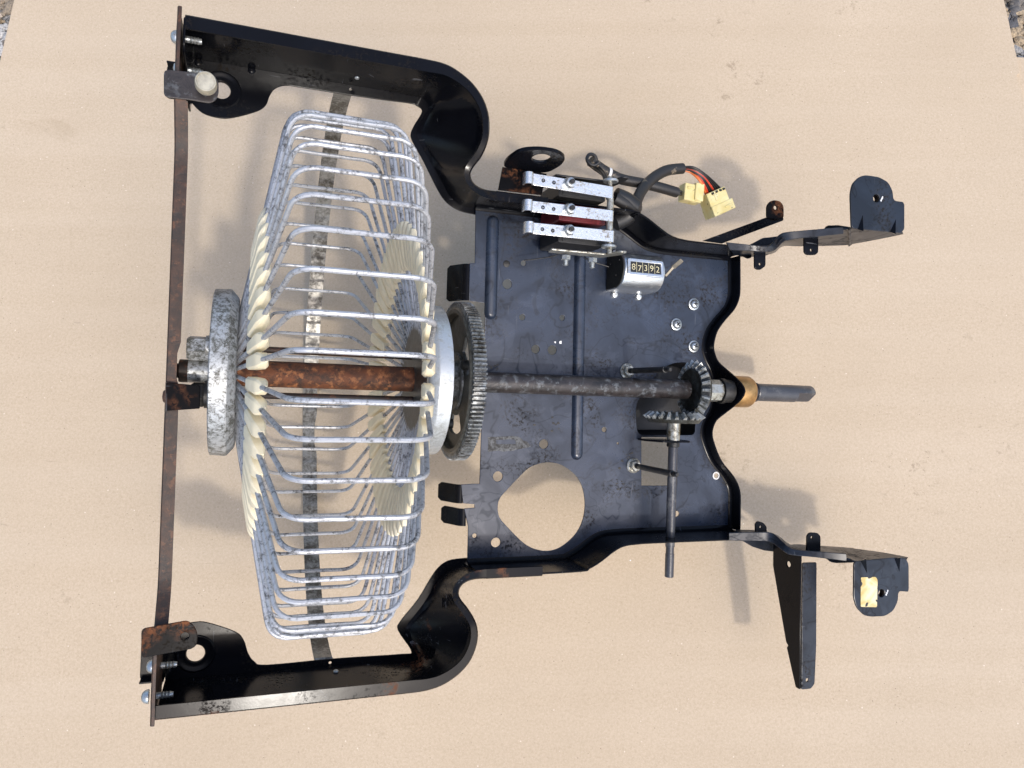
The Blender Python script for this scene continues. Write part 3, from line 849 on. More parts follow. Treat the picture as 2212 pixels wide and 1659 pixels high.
# one U-shaped separator wire and its two clips, repeated round the hub
hubp, topp = Vector((-.0715, 0, .0270)), Vector((-.0390, 0, RW))
def wire_path():
    leg = [hubp.lerp(topp, k / 6 * .93) for k in range(7)]
    q0 = hubp.lerp(topp, .93)
    bend = []
    end = Vector((-.0390 + .0125, 0, RW + .0008))
    for k in range(1, 7):
        s_ = k / 6
        bend.append(q0 * (1 - s_) ** 2 + topp * 2 * s_ * (1 - s_) + end * s_ * s_)
    half = leg + bend + [Vector((-.013, 0, RW + .0006))]
    return half + [Vector((0, 0, RW + .0007))] + [Vector((-p.x, 0, p.z)) for p in half[::-1]]
wmesh = MB().tube(wire_path(), .00165, 8).mesh('wire', ['wire'])
def clip_mesh(sgn):
    d = (topp - hubp); ln = d.length; d = d.normalized()
    U = Vector((d.z, 0, -d.x))                      # in the radial plane, toward the wheel centre plane
    V = Vector((0, 1, 0))
    o = hubp
    rings = []
    for t_, u0, u1, w in ((.368, -.0022, .0026, .0026), (.380, -.0034, .0038, .0038), (.396, -.0038, .0044, .0043), (.540, -.0040, .0048, .0052), (.565, -.0030, .0042, .0045), (.595, -.0004, .0024, .0020)):
        c = o + d * (t_ * ln); m = (u0 + u1) / 2; hw = (u1 - u0) / 2; ch = min(hw, w) * .35
        sec = [(-hw + ch, -w), (hw - ch, -w), (hw, -w + ch), (hw, w - ch), (hw - ch, w), (-hw + ch, w), (-hw, w - ch), (-hw, -w + ch)]
        rings.append([c + U * (m + x) + V * y for x, y in sec])
    if sgn > 0: rings = [[Vector((-p.x, p.y, p.z)) for p in r] for r in rings]
    return MB().grid(rings).mesh('clip', ['ivory'])
cl, cr_ = clip_mesh(-1), clip_mesh(1)
random.seed(7)
near = [62.0, 53.4, 45.6, 37.9, 31.2, 24.0, 16.5, 9.3, 3.2, -4.75, -10.9, -17.9, -25.0, -31.7, -38.8, -45.5, -52.3, -59.8, -67.0]
angs = near + [62.0 + (360 - 67.0 - 62.0) / 33 * (k + 1) + random.uniform(-.6, .6) for k in range(32)]
for ang in angs:
    tw = R_(random.uniform(-.4, .4))
    for nm, me in (('wire', wmesh), ('clip', cl), ('clip', cr_)):
        o = link(nm, me, wheel)
        o.rotation_euler = (-R_(ang), 0, tw if nm == 'wire' else 0)

# ------------------------------------------------------------------ big drive gear
def gear_outline(n, r0, r1, duty=.5):
    out = []
    for k in range(n):
        q = 2 * math.pi * k / n; d = 2 * math.pi / n
        for f, r in ((0, r0), (.16, r0), (.32, r1), (.68, r1), (.84, r0)):
            out.append((r * math.cos(q + f * d), r * math.sin(q + f * d)))
    return out
bn = frame3((.1115, 0, 0), (0, 1, 0), (0, 0, 1))
gear = sheet('drive_gear', gear_outline(112, .0635, .0668), [circ((0, 0), .0585, 64)], .0105, 'teeth', ROOT, bn, .0003)
gear['label'] = 'large grimy steel drive gear beside the wire wheel'
kid = []
for k in range(3):
    q0 = R_(120 * k + 34); pl = []
    for j in range(9): pl.append((.045 * math.cos(q0 + R_(6.) * j), .045 * math.sin(q0 + R_(6.) * j)))
    for j in range(8, -1, -1): pl.append((.029 * math.cos(q0 + R_(6.) * j), .029 * math.sin(q0 + R_(6.) * j)))
    kid.append(fillet(pl, .004, 3))
sheet('gear_web', circ((0, 0), .0590, 72), kid, .0030, 'gear', gear, frame3((.1075, 0, 0), (0, 1, 0), (0, 0, 1)))
MB().lathe([(.1050, .0560), (.1000, .0572), (.0992, .0585), (.0992, .0605), (.1012, .0618)], (0, 0, 0), X, 72, caps=False).build('gear_rim', 'gear', gear)
MB().lathe([(.0870, .0170), (.1030, .0170), (.1030, .0240), (.1045, .0245)], (0, 0, 0), X, 36).build('gear_hub', 'teeth', gear)
for k in range(3):
    q = R_(60 + 120 * k + 10)
    MB().lathe([(.0995, .0035), (.1005, .0044), (.1045, .0044)], (0, .0370 * math.cos(q), .0370 * math.sin(q)), X, 14).build('gear_rivet', 'stud', gear)

# ------------------------------------------------------------------ main shaft, bevel gears, cross shaft
shaft = MB().lathe([(.1120, .0125), (.1165, .0125), (.1170, .0092), (.1195, .0090), (.3300, .0090), (.3310, .0086)], (0, 0, 0), X, 30).build('drive_shaft', 'oiled', ROOT)
shaft['label'] = 'dark oiled drive shaft running from the large gear over the plate'
def bevel_gear(name, o, ax, parent, n=22, r=.0268, face=.0075, rot=0., hub=.0085, hublen=.012):
    """ax points toward the small end"""
    ax = Vector(ax).normalized(); o = Vector(o)
    ref = Vector((0, 0, 1)); x = (ref - ax * ref.dot(ax)).normalized(); y = ax.cross(x)
    P = lambda h, rr, q: o + ax * h + (x * math.cos(q) + y * math.sin(q)) * rr
    mb = MB()
    # back cone and inner dish
    mb.lathe([(-.0045, .0060), (-.0045, r * .86), (-.001, r * .97), (.0, r * .955), (face * .62, r * .72), (face * .45, r * .66), (face * .30, .0060)], o, ax, 52, 0)
    d = 2 * math.pi / n
    for k in range(n):
        q = k * d + rot
        vs_ = []
        for h, rr, dep in ((-.0006, r, .0042), (face * .60, r * .79, .0034)):
            n_h, n_r = .62, .78
            for f, e in ((-.27, 0), (.27, 0), (.12, 1), (-.12, 1)):
                vs_.append(P(h + dep * n_h * e - .0006, rr - .0010 + dep * n_r * e, q + f * d))
        mb.add(vs_, [(0, 1, 2, 3), (7, 6, 5, 4), (0, 4, 5, 1), (1, 5, 6, 2), (2, 6, 7, 3), (3, 7, 4, 0)], 1)
    return mb.build(name, ['gear', 'bevel_teeth'], parent)
bevel_gear('bevel_gear', (.3390, 0, 0), (-1, 0, 0), shaft)
MB().lathe([(.3420, .0100), (.3430, .0106), (.3660, .0106), (.3666, .0096)], (0, 0, 0), X, 8, 0, .2).build('gear_hub', 'hub', shaft)
MB().lathe([(.3668, .0122), (.3705, .0124), (.3712, .0112), (.3790, .0112)], (0, 0, 0), X, 28).build('retaining_ring', 'stud', shaft)
MB().lathe([(.3815, .0150), (.3830, .0153), (.3985, .0153), (.4010, .0140), (.4015, .0085)], (0, 0, 0), X, 32).build('bushing', 'bronze', shaft)
mb = MB()
mb.lathe([(.4000, .0080), (.4070, .0080), (.4072, .0092), (.4085, .0096), (.4095, .0086), (.4550, .0086)], (0, 0, 0), X, 30)
# flat milled on the end
rings = []
for h, r, fl in ((.4550, .0086, 0), (.4552, .0086, 1), (.4745, .0086, 1), (.4760, .0078, 1)):
    ring = []
    for k in range(30):
        q = 2 * math.pi * k / 30; yy, zz = r * math.cos(q), r * math.sin(q)
        if fl:                                      # cut by a plane facing -b and +n
            dd = yy * -.80 + zz * .60 - .0046
            if dd > 0: yy += .80 * dd; zz -= .60 * dd
        ring.append((h, yy, zz))
    rings.append(ring)
mb.grid(rings).build('shaft_end', 'blued', shaft)

ac = s5(0, (1338, 900))[0][0]
cs = MB().lathe([(.0520, .0044), (.1480, .0044), (.1482, .0038), (.1545, .0038), (.1546, .0042), (.1760, .0042), (.1765, .0038)], (ac, 0, 0), (0, -1, 0), 20).build('cross_shaft', 'blued', ROOT)
cs['label'] = 'thin steel shaft crossing the plate through its side wall'
bevel_gear('bevel_gear', (ac, -.0270, 0), (0, 1, 0), cs, rot=.12)
MB().lathe([(.0285, .0062), (.0480, .0062), (.0485, .0056)], (ac, 0, 0), (0, -1, 0), 24).build('gear_hub', 'hub', cs)
# upright bearing tab the shaft runs through
bt = [(-.0235, NP), (.0180, NP), (.0180, -.004), (.0150, .006), (-.0150, .006), (-.0235, -.010)]
sheet('bearing_tab', fillet(bt, .003), [], .0018, 'black', cs, frame3((ac, -.0500, 0), (1, 0, 0), (0, 0, 1)))
MB().lathe([(.0505, .0060), (.0540, .0060), (.0545, .0050)], (ac, 0, 0), (0, -1, 0), 22).build('shaft_bushing', 'stud', cs)

# ------------------------------------------------------------------ lever switches on the side wall
NL = .036
levs = [((445, 310), (1480, 485), (1480, 640), (445, 465)), ((440, 675), (1480, 800), (1480, 945), (430, 820)), ((455, 965), (1490, 1068), (1490, 1220), (445, 1112))]
hubs = [((575, 405), (716, 432), (915, 445)), ((570, 762), (712, 784), (915, 790)), ((562, 1052), (700, 1070), (905, 1070))]
hinge_lo, hinge_hi = s4b(NL - .003, (1460, 1375))[0], s4b(NL - .003, (1465, 350))[0]
sw = MB().tube([(hinge_lo[0], hinge_lo[1], NL - .004), (hinge_hi[0], hinge_hi[1], NL - .004)], .0021, 14).build('switch_bank', 'hub', ROOT)
sw['label'] = 'bank of three chrome lever switches with red and black cases'
hx = (hinge_lo[0] + hinge_hi[0]) / 2
for q, hb in zip(levs, hubs):
    pl = s4b(NL, *q)
    lv = sheet('lever', pl, [], .0013, 'chrome', sw, flat(NL), .0002)
    b0, b1 = pl[2][1], pl[1][1]; bm_ = (b0 + b1) / 2; a1 = (pl[1][0] + pl[2][0]) / 2
    MB().lathe([(-(b1 - b0) / 2, .0033), ((b1 - b0) / 2, .0033)], (a1, bm_, NL - .0036), (0, 1, 0), 20).build('lever_knuckle', 'chrome', lv)
    # curled finger at the free end
    a0 = (pl[0][0] + pl[3][0]) / 2; bb0, bb1 = pl[3][1], pl[0][1]
    rings = []
    for k in range(13):
        ph = R_(-90 + 25 * k) if k < 9 else R_(-90 + 200)
        x = a0 + .001 - .0045 - .0 + .0
        if k < 3: px_, pz_ = a0 - .0012 * k, NL - .0007 - .0012 * k * .8
        else:
            qq = R_(230 - 22 * (k - 3)); px_, pz_ = a0 - .0062 + .0030 * math.cos(qq + 1.9), NL + .0012 + .0030 * math.sin(qq + 1.9)
        rings.append((px_, pz_))
    path = [(a0 + .001, NL - .0007), (a0 - .0005, NL - .0012), (a0 - .0012, NL + .0006), (a0 - .0022, NL + .0026), (a0 - .0040, NL + .0034), (a0 - .0060, NL + .0030), (a0 - .0074, NL + .0014), (a0 - .0078, NL - .0010), (a0 - .0076, NL - .0040)]
    path = [tuple(p) for p in spline(path, 3)]
    rr = []
    for i, p in enumerate(path):
        p0 = Vector(path[max(i - 1, 0)]); p1 = Vector(path[min(i + 1, len(path) - 1)]); d = (p1 - p0).normalized(); nn = Vector((-d.y, d.x)) * .0006
        rr.append([(p[0] + nn.x, bb0, p[1] + nn.y), (p[0] + nn.x, bb1, p[1] + nn.y), (p[0] - nn.x, bb1, p[1] - nn.y), (p[0] - nn.x, bb0, p[1] - nn.y)])
    MB().grid(rr).build('lever_finger', 'chrome', lv) if False else MB().grid(rr).build('lever_finger', 'chrome', sw)
    for (x, y) in hb[:2]:
        c = s4b(NL, (x, y))[0]
        MB().lathe([(0, .0017), (.0004, .0016), (.0004, .0010), (-.0002, .0008), (-.0002, .0001)], (c[0], c[1], NL), (0, 0, 1), 14).build('rivet', 'stud', sw)
    c = s4b(NL, hb[2])[0]
    mb = MB()
    mb.lathe([(0, .0052), (.0024, .0052), (.0034, .0044)], (c[0], c[1], NL), (0, 0, 1), 6, 0, .2)
    mb.lathe([(.0034, .0042), (.0052, .0038), (.0054, .0030), (.0054, .0018)], (c[0], c[1], NL), (0, 0, 1), 20, 0)
    mb.lathe([(.0040, .0021), (.0082, .0021), (.0082, .0001)], (c[0], c[1], NL), (0, 0, 1), 12, 1)
    mb.build('adjuster_bolt', ['screw', 'stud'], sw)
# spacers between knuckles, end washers
for x, y0, y1, m_ in ((1466, 640, 795, 'hub'), (1462, 945, 1066, 'hub')):
    p0, p1 = s4b(NL - .0036, (x, y0))[0], s4b(NL - .0036, (x, y1))[0]
    MB().tube([(hx, p0[1], NL - .0036), (hx, p1[1], NL - .0036)], .0029, 16).build('hinge_spacer', m_, sw)
for (x, y) in ((1460, 410), (1460, 1285)):
    c = s4b(NL - .004, (x, y))[0]
    MB().lathe([(-.0011, .0062), (-.0007, .0066), (.0007, .0066), (.0011, .0062)], (hx, c[1], NL - .004), (0, 1, 0), 28).build('end_washer', 'screw', sw)
# switch cases
ntop = .0215
def case(y0, y1, x0, x1, mat, zt):
    p = s4b(zt, (x0, y0), (x1, y1)); ac_ = (p[0][0] + p[1][0]) / 2; bc = (p[0][1] + p[1][1]) / 2
    ha, hb_ = abs(p[1][0] - p[0][0]) / 2, abs(p[1][1] - p[0][1]) / 2
    mb = MB(); h = (zt - NP - .004) / 2
    mb.box((ac_, bc, zt - h), (ha, 0, 0), (0, hb_, 0), (0, 0, h), 0, .0010)
    mb.box((ac_ + ha * .02, bc, zt + .0004), (ha * .88, 0, 0), (0, hb_ * .80, 0), (0, 0, .0006), 0, .0004)
    mb.box((ac_ - ha * .35, bc, zt + .0014), (ha * .10, 0, 0), (0, hb_ * .35, 0), (0, 0, .0012), 0, .0004)
    mb.build('switch_case', [mat], sw)
case(400, 690, 790, 1400, 'dark_case', ntop)
case(705, 1000, 795, 1400, 'red', ntop)
case(1012, 1285, 785, 1400, 'dark_case', ntop)
# mounting bracket under the bank
p = s4b(.016, (680, 1325), (1560, 1320)); bz = min(p[0][1], p[1][1])
sheet('switch_bracket', fillet([(p[0][0] + .002, .003), (p[1][0] - .010, .003), (p[1][0], NL - .012), (p[1][0] - .001, NL), (p[1][0] - .007, NL), (p[1][0] - .013, .018), (p[0][0], .016)], .002), [], .0016, 'hub', sw, frame3((0, bz, 0), (1, 0, 0), (0, 0, 1)))
bz2 = s4b(.016, (1460, 440))[0][1]
sheet('switch_bracket', fillet([(p[0][0] + .002, NP + .003), (p[1][0] - .004, NP + .003), (p[1][0], NL - .010), (p[1][0] - .001, NL), (p[1][0] - .007, NL), (p[1][0] - .013, .018), (p[0][0] + .002, .016)], .002), [], .0016, 'dark_case', sw, frame3((0, bz2, 0), (1, 0, 0), (0, 0, 1)))
for x in (875, 1228):
    c = s4b(.006, (x, 1370))[0]; mb = MB(); o = (c[0], bz, .006)
    mb.lathe([(.0016, .0042), (.0052, .0042), (.0056, .0036)], o, (0, -1, 0), 6, 0, .2)
    mb.lathe([(.005, .0022)] + [(.0056 + .0006 * j, .0024 if j % 2 else .0020) for j in range(9)] + [(.0112, .0001)], o, (0, -1, 0), 14)
    mb.build('bracket_bolt', 'screw', sw)
for pts_ in (((360, 1445), (480, 1435), (620, 1418), (730, 1398), (800, 1370)), ((1165, 1385), (1200, 1430), (1300, 1480), (1400, 1515), (1470, 1542))):
    z0 = .000; pp = s4b(z0, *pts_)
    MB().tube(spline([(x, y, z0 - .008 + .004 * i / 4) for i, (x, y) in enumerate(pp)], 4), .00055, 6).build('return_spring_wire', 'stud', sw)

# ------------------------------------------------------------------ counter
z0 = NP; HH = .0355; WB = .0172
c0_ = s8(NP, (95, 645))[0]
a0, bc = c0_[0], c0_[1]; LN = .0425
sec = [(-WB, 0)] + [(-WB, HH - WB)] + [(WB * math.cos(math.pi - math.pi * k / 20), HH - WB + WB * math.sin(math.pi - math.pi * k / 20)) for k in range(1, 20)] + [(WB, HH - WB), (WB, 0)]
rings = []
for da, k in ((.0, .955), (.0007, .99), (.0014, 1), (LN - .0022, 1), (LN - .0008, .985), (LN, .94)):
    rings.append([(a0 + da, bc + y * k, z0 + (z * k if z else 0)) for y, z in sec])
counter = MB().grid(rings).build('counter', 'counter', ROOT)
counter['label'] = 'small nickel play counter reading 87392'
link('counter_end_plate', sheet_mesh('counter_end_plate', [(y * .90, z * .95 + .0008) for y, z in sec], [], .0010, ['counter_end'], frame3((a0 - .0010, bc, z0), (0, -1, 0), (0, 0, 1)), .0002), counter)
for y, z in ((-.004, .020), (.008, .008), (.009, .026)):
    MB().lathe([(0, .0013), (.0006, .0011), (.0006, .0001)], (a0 - .0010, bc + y, z0 + z), (-1, 0, 0), 10).build('end_rivet', 'stud', counter)
# window
zt = z0 + HH
wc = s8(zt, (600, 574))[0]; wl, ww = .0186, .0078
yaw = R_(0.0); tilt = R_(-2)
ang = math.asin(max(-1, min(1, (wc[1] - bc) / WB)))
V_ = Vector((0, math.cos(ang), -math.sin(ang))); Wn = Vector((0, math.sin(ang), math.cos(ang)))
wo = Vector((wc[0], bc, z0 + HH - WB)) + Wn * (WB + .0016)
FW = frame3(wo, (1, 0, 0), V_)
ro = fillet([(-wl, -ww), (wl, -ww), (wl, ww), (-wl, ww)], .0022)
il, iw = .0156, .0048
ri = [(-il, -iw), (il, -iw), (il, iw), (-il, iw)]
link('window_frame', sheet_mesh('window_frame', ro, [ri], .0022, ['counter'], FW, .0006), counter)
link('number_drum', sheet_mesh('number_drum', [(-il - .001, -iw - .001), (il + .001, -iw - .001), (il + .001, iw + .001), (-il - .001, iw + .001)], [], .0006, ['drum'], FW @ Matrix.Translation((0, 0, -.0007)), .0001), counter)
def text_mesh(ch, size):
    cu = bpy.data.curves.new('numeral', 'FONT'); cu.body = ch; cu.size = size; cu.align_x = 'CENTER'; cu.align_y = 'CENTER'; cu.extrude = .00005; cu.offset = -.00010
    ob = bpy.data.objects.new('numeral', cu); me = bpy.data.meshes.new_from_object(ob)
    bpy.data.objects.remove(ob); bpy.data.curves.remove(cu)
    me.materials.clear(); me.materials.append(M['digit'])
    return me
pitch = 2 * il / 5
for i, ch in enumerate('87392'):
    dy = (-.0002, -.0012, -.0004, -.0003, -.0008)[i]
    me = text_mesh(ch, .0082)
    me.transform(FW @ Matrix.Translation((-il + pitch * (i + .5), dy, -.00055)) @ Matrix.Diagonal((1.05, 1, 1, 1)))
    link('numeral', me, counter)
    if i:
        MB().box(FW @ Vector((-il + pitch * i, 0, -.00060)), FW.to_3x3() @ Vector((.00016, 0, 0)), FW.to_3x3() @ Vector((0, iw, 0)), FW.to_3x3() @ Vector((0, 0, .0001))).build('drum_gap', 'digit', counter)
# counter arm
p0, p1 = s8(-.006, (885, 672))[0], s8(-.002, (985, 560))[0]; p2 = s8(.004, (1085, 468))[0]
for nm, q0, q1, za, zb, w in (('counter_arm', p0, p1, -.008, -.004, .0013), ('counter_arm_eye', p1, p2, -.004, .004, .0022)):
    d = (Vector((*q1, zb)) - Vector((*q0, za))); dn = d.normalized(); sd = Vector((0, 0, 1)).cross(dn).normalized()
    MB().box((Vector((*q0, za)) + Vector((*q1, zb))) / 2, d * .53, sd * w, dn.cross(sd) * .0006, 0, .0004).build(nm, 'arm_steel', counter)
for (x, y) in ((200, 925), (518, 955), (200, 366)):
    c = s8(NP + .002, (x, y))[0]; mb = MB()
    mb.lathe([(0, .0034), (.0012, .0034), (.0026, .0026), (.0032, .0012), (.0032, .0001)], (c[0], c[1], NP), (0, 0, 1), 18)
    mb.build('counter_screw', 'chrome', counter)

# ------------------------------------------------------------------ lifting eye on the side wall
e0 = s4(.022, (500, 440), (795, 475), (830, 330), (530, 285))
z_ = .022
eye = sheet('lifting_eye', e0, [], .0022, 'black_rusty', ROOT, flat(z_))
eye['label'] = 'folded steel lifting eye with rust-spotted foot'
up = R_(80)
bl, br = Vector((*e0[3], z_)), Vector((*e0[2], z_))
U = (br - bl); wid = U.length; U.normalize(); Vv = Vector((-U.y * math.cos(up), U.x * math.cos(up), math.sin(up)))
fr = frame3(bl, U, Vv)
k = .050
op = fillet([(0, -.001), (wid, -.001), (wid + .0060, .018), (wid + .0045, .030), (wid - .006, .037), (wid * .45, .037), (wid * .10, .030), (-.001, .012)], .009, 6)
sheet('eye_plate', op, [circ((wid * .64, .0225), .0080, 28)], .0032, 'black', eye, fr)

# ------------------------------------------------------------------ wiring harness
def path_s(fn, zs, pts_):
    out = []
    for (x, y), z in zip(pts_, zs):
        c = fn(z, (x, y))[0]; out.append((c[0], c[1], z))
    return out
def curve_tube(name, pts_, r, mat, parent, seg=12, per=6):
    return MB().tube(spline(pts_, per), r, seg).build(name, mat, parent)
hz = -.030
B_path = path_s(s4c, (.012, .010, .004, -.006, -.016, -.022, -.026, -.028), ((840, 720), (930, 770), (1000, 805), (1008, 745), (1050, 660), (1130, 575), (1230, 520), (1345, 505)))
har = curve_tube('wiring_harness', B_path, .0053, 'sleeve', ROOT, 16, 7)
har['label'] = 'black sleeved wiring harness with two yellowed plugs'
thick = path_s(s4c, (.006, .004, .000), ((850, 800), (930, 800), (995, 815)))
curve_tube('sleeve_elbow', path_s(s4c, (.008, .008, .006), ((850, 705), (930, 740), (990, 785))), .0075, 'rubber', har, 16)
curve_tube('sleeve_elbow', path_s(s4c, (-.004, -.002, .002), ((845, 905), (930, 865), (1000, 800))), .0078, 'rubber', har, 16)
A_path = path_s(s4c, (-.020, -.022, -.024, -.024, -.024, -.024, -.026), ((668, 450), (725, 492), (800, 540), (900, 585), (1050, 615), (1170, 643), (1305, 682)))
curve_tube('cable_sleeve', A_path, .0050, 'sleeve', har, 16)
c = Vector(A_path[0])
curve_tube('cable_loop', [c + Vector((.0056 * math.cos(q), .0056 * math.sin(q), .0006 * i)) for i, q in enumerate([R_(-60 + 36 * k) for k in range(12)])], .0016, 'rubber', har, 10, 3)
curve_tube('thin_wire', path_s(s4c, (-.020, -.014, .000, .010), ((690, 490), (730, 520), (765, 560), (782, 620))), .0016, 'wire_black', har, 8)
curve_tube('thin_wire', path_s(s4c, (-.022, -.014, .000, .010), ((700, 478), (745, 510), (778, 555), (792, 620))), .0013, 'wire_black', har, 8)
c = A_path[2]
MB().tube([(c[0] - .0012, c[1], c[2] + .0002), (c[0] + .0014, c[1] - .0004, c[2] + .0002)], .0054, 14).build('tape_mark', 'white_chip', har)
for dy in (-10, 10):
    curve_tube('thin_wire', path_s(s4c, (hz, hz, hz), ((1295, 682 + dy * .6), (1320, 682 + dy), (1345, 690 + dy))), .0013, 'wire_black', har, 8)
rnd = random.Random(2)
cols = ['wire_orange', 'wire_red', 'wire_black', 'wire_black', 'wire_red', 'wire_black', 'wire_black', 'wire_black']
for i, m_ in enumerate(cols):
    o = (i - 3.5)
    mid1 = (1420 + o * 3.5, 515 - o * 5 + rnd.uniform(-3, 3)); mid2 = (1505 + o * 8, 580 - o * 5 + rnd.uniform(-4, 4)); e_ = (1570 + o * 14, 675 - o * 8)
    curve_tube('thin_wire', path_s(s4c, (-.028, -.023 + .0008 * o, -.022, -.030), ((1335, 505 - o * 2.2), mid1, mid2, e_)), .0012, m_, har, 8)
def plug(cx, cy, ang, size, zc, parts, pins=()):
    c = s4c(zc, (cx, cy))[0]; q = R_(ang)
    U = Vector((math.cos(q), math.sin(q), 0)); V = Vector((-math.sin(q), math.cos(q), 0))
    mb = MB()
    for (x, y, z, hx_, hy_, hz_) in parts:
        mb.box(Vector((c[0], c[1], zc)) + U * x + V * y + Vector((0, 0, z)), U * hx_, V * hy_, Vector((0, 0, hz_)), 0, .0006)
    for (x, y) in pins:
        mb.box(Vector((c[0], c[1], zc + .0086)) + U * x + V * y, U * .0012, V * .0010, Vector((0, 0, .0006)), 1)
    mb.build('plug', ['nylon', 'drum'], har)
plug(1402, 694, -4, 1, -.030, ((0, 0, 0, .0098, .0085, .006), (.0060, .0015, .0015, .0048, .0088, .0064), (.0020, -.0078, .002, .0030, .0012, .003), (-.004, .004, .0062, .0035, .0012, .0008)))
plug(1590, 752, 27, 1, -.030, ((-.001, .0032, 0, .0118, .0078, .008), (.0005, -.0078, 0, .0134, .0052, .0088), (-.004, .0060, .0083, .0012, .005, .0006), (.006, -.008, .0090, .0045, .0012, .0006)), ((-.006, .009), (-.001, .0092), (.004, .009), (.008, .0088)))

# ------------------------------------------------------------------ mounting brackets at the narrow end
def mirror_frame(n): return flat(n)
def band(name, fn, top_, bot_, mat, parent, t=.0016):
    """bent strip between two measured edges, each point (x, y, n)"""
    P = spline([(*fn(n, (x, y))[0], n) for x, y, n in top_], 4); Q = spline([(*fn(n, (x, y))[0], n) for x, y, n in bot_], 4)
    rings = []
    for i in range(len(P)):
        p, q = Vector(P[i]), Vector(Q[i]); d0 = Vector(P[min(i + 1, len(P) - 1)]) - Vector(P[max(i - 1, 0)])
        nn = d0.cross(q - p).normalized()
        if nn.z < 0: nn = -nn
        e = (q - p).normalized() * min(.0005, (q - p).length * .2)
        rings.append([p - nn * .0004, p + e, q - e, q - nn * .0004, q - nn * t, p - nn * t])
    return MB().grid(rings).build(name, mat, parent)
NE = .080
br1 = band('mounting_bracket', s6, ((508, 612, .0205), (640, 626, .024), (760, 640, .030), (805, 626, .034), (850, 572, .044), (900, 548, .050), (1000, 535, .056), (1150, 522, .064), (1282, 510, .071)),
           ((530, 664, .0205), (660, 670, .024), (800, 676, .030), (845, 652, .034), (885, 612, .044), (930, 598, .050), (1010, 584, .056), (1150, 570, .064), (1284, 556, .071)), 'black_bracket', ROOT)
br1['label'] = 'black stepped mounting bracket with plain holed end plate'
br2 = band('mounting_bracket', s7, ((478, 500, .0205), (580, 497, .024), (690, 496, .028), (740, 503, .032), (790, 543, .040), (835, 582, .048), (885, 600, .052), (1030, 613, .062), (1182, 626, .071)),
           ((478, 547, .0205), (580, 549, .024), (690, 550, .028), (735, 560, .032), (775, 588, .040), (815, 615, .048), (860, 632, .052), (1020, 650, .062), (1188, 672, .071)), 'black_bracket', ROOT)
br2['label'] = 'black stepped mounting bracket with yellowed sticker on its end plate'
band('bracket_web', s6, ((520, 640, .018), (800, 655, .030), (880, 590, .047), (1000, 558, .053), (1280, 530, .068), (1345, 520, NE - .002), (1500, 533, NE - .002), (1678, 549, NE - .002)),
     ((560, 700, -.010), (800, 692, -.008), (880, 640, .000), (1000, 640, .005), (1280, 634, .025), (1345, 625, .032), (1500, 597, .055), (1682, 560, NE - .004)), 'black_bracket', br1)
band('bracket_web', s7, ((490, 530, .018), (735, 535, .030), (830, 600, .046), (885, 615, .050), (1180, 650, .068), (1240, 668, NE - .002), (1400, 662, NE - .002), (1552, 655, NE - .002)),
     ((520, 490, -.010), (735, 500, -.006), (840, 566, .000), (900, 568, .005), (1200, 588, .028), (1240, 594, .034), (1400, 616, .055), (1558, 645, NE - .004)), 'black_bracket', br2)
sheet('bracket_shoulder', fillet(s6(.004, (560, 668), (640, 640), (715, 602), (750, 582), (800, 578), (860, 570), (830, 640), (760, 668)), .002), [], .0016, 'black_bracket', br1, flat(.004))
sheet('bracket_shoulder', fillet(s7(.004, (545, 540), (700, 530), (800, 580), (840, 630), (745, 613), (690, 607), (620, 584)), .002), [], .0016, 'black_bracket', br2, flat(.004))
sheet('bracket_shoulder', fillet(s6(.050, (1160, 520), (1178, 500), (1250, 498), (1340, 512), (1340, 540), (1200, 545)), .002), [], .0016, 'black_bracket', br1, flat(.050))
sheet('bracket_shoulder', fillet(s7(.050, (1060, 650), (1090, 676), (1120, 683), (1230, 680), (1236, 650)), .002), [], .0016, 'black_bracket', br2, flat(.050))
ep1 = s6(NE, (1338, 520), (1330, 290), (1345, 222), (1388, 178), (1430, 165), (1520, 178), (1582, 212), (1612, 270), (1618, 335), (1680, 343), (1690, 360), (1690, 525), (1668, 552), (1600, 546))
h1 = s6(NE, (1503, 320))[0]
e1 = sheet('end_plate', fillet(ep1, .0035), [circ(h1, .0036, 20)], .0018, 'black_bracket', br1, flat(NE), .0006)
ep2 = s7(NE, (1232, 672), (1230, 890), (1246, 950), (1292, 998), (1335, 1007), (1420, 1003), (1470, 970), (1498, 910), (1500, 852), (1558, 856), (1563, 845), (1562, 685), (1542, 650), (1470, 648))
h2 = s7(NE, (1398, 864))[0]
e2 = sheet('end_plate', fillet(ep2, .0035), [circ(h2, .0036, 20)], .0018, 'black_bracket', br2, flat(NE), .0006)
def boss(c, par):
    MB().lathe([(-.0050, .0038), (-.0050, .0050), (-.001, .0050), (-.001, .0038)], (c[0], c[1], NE - .001), (0, 0, 1), 20, caps=False).build('threaded_boss', 'rust_dark', par)
boss(h1, br1); boss(h2, br2)
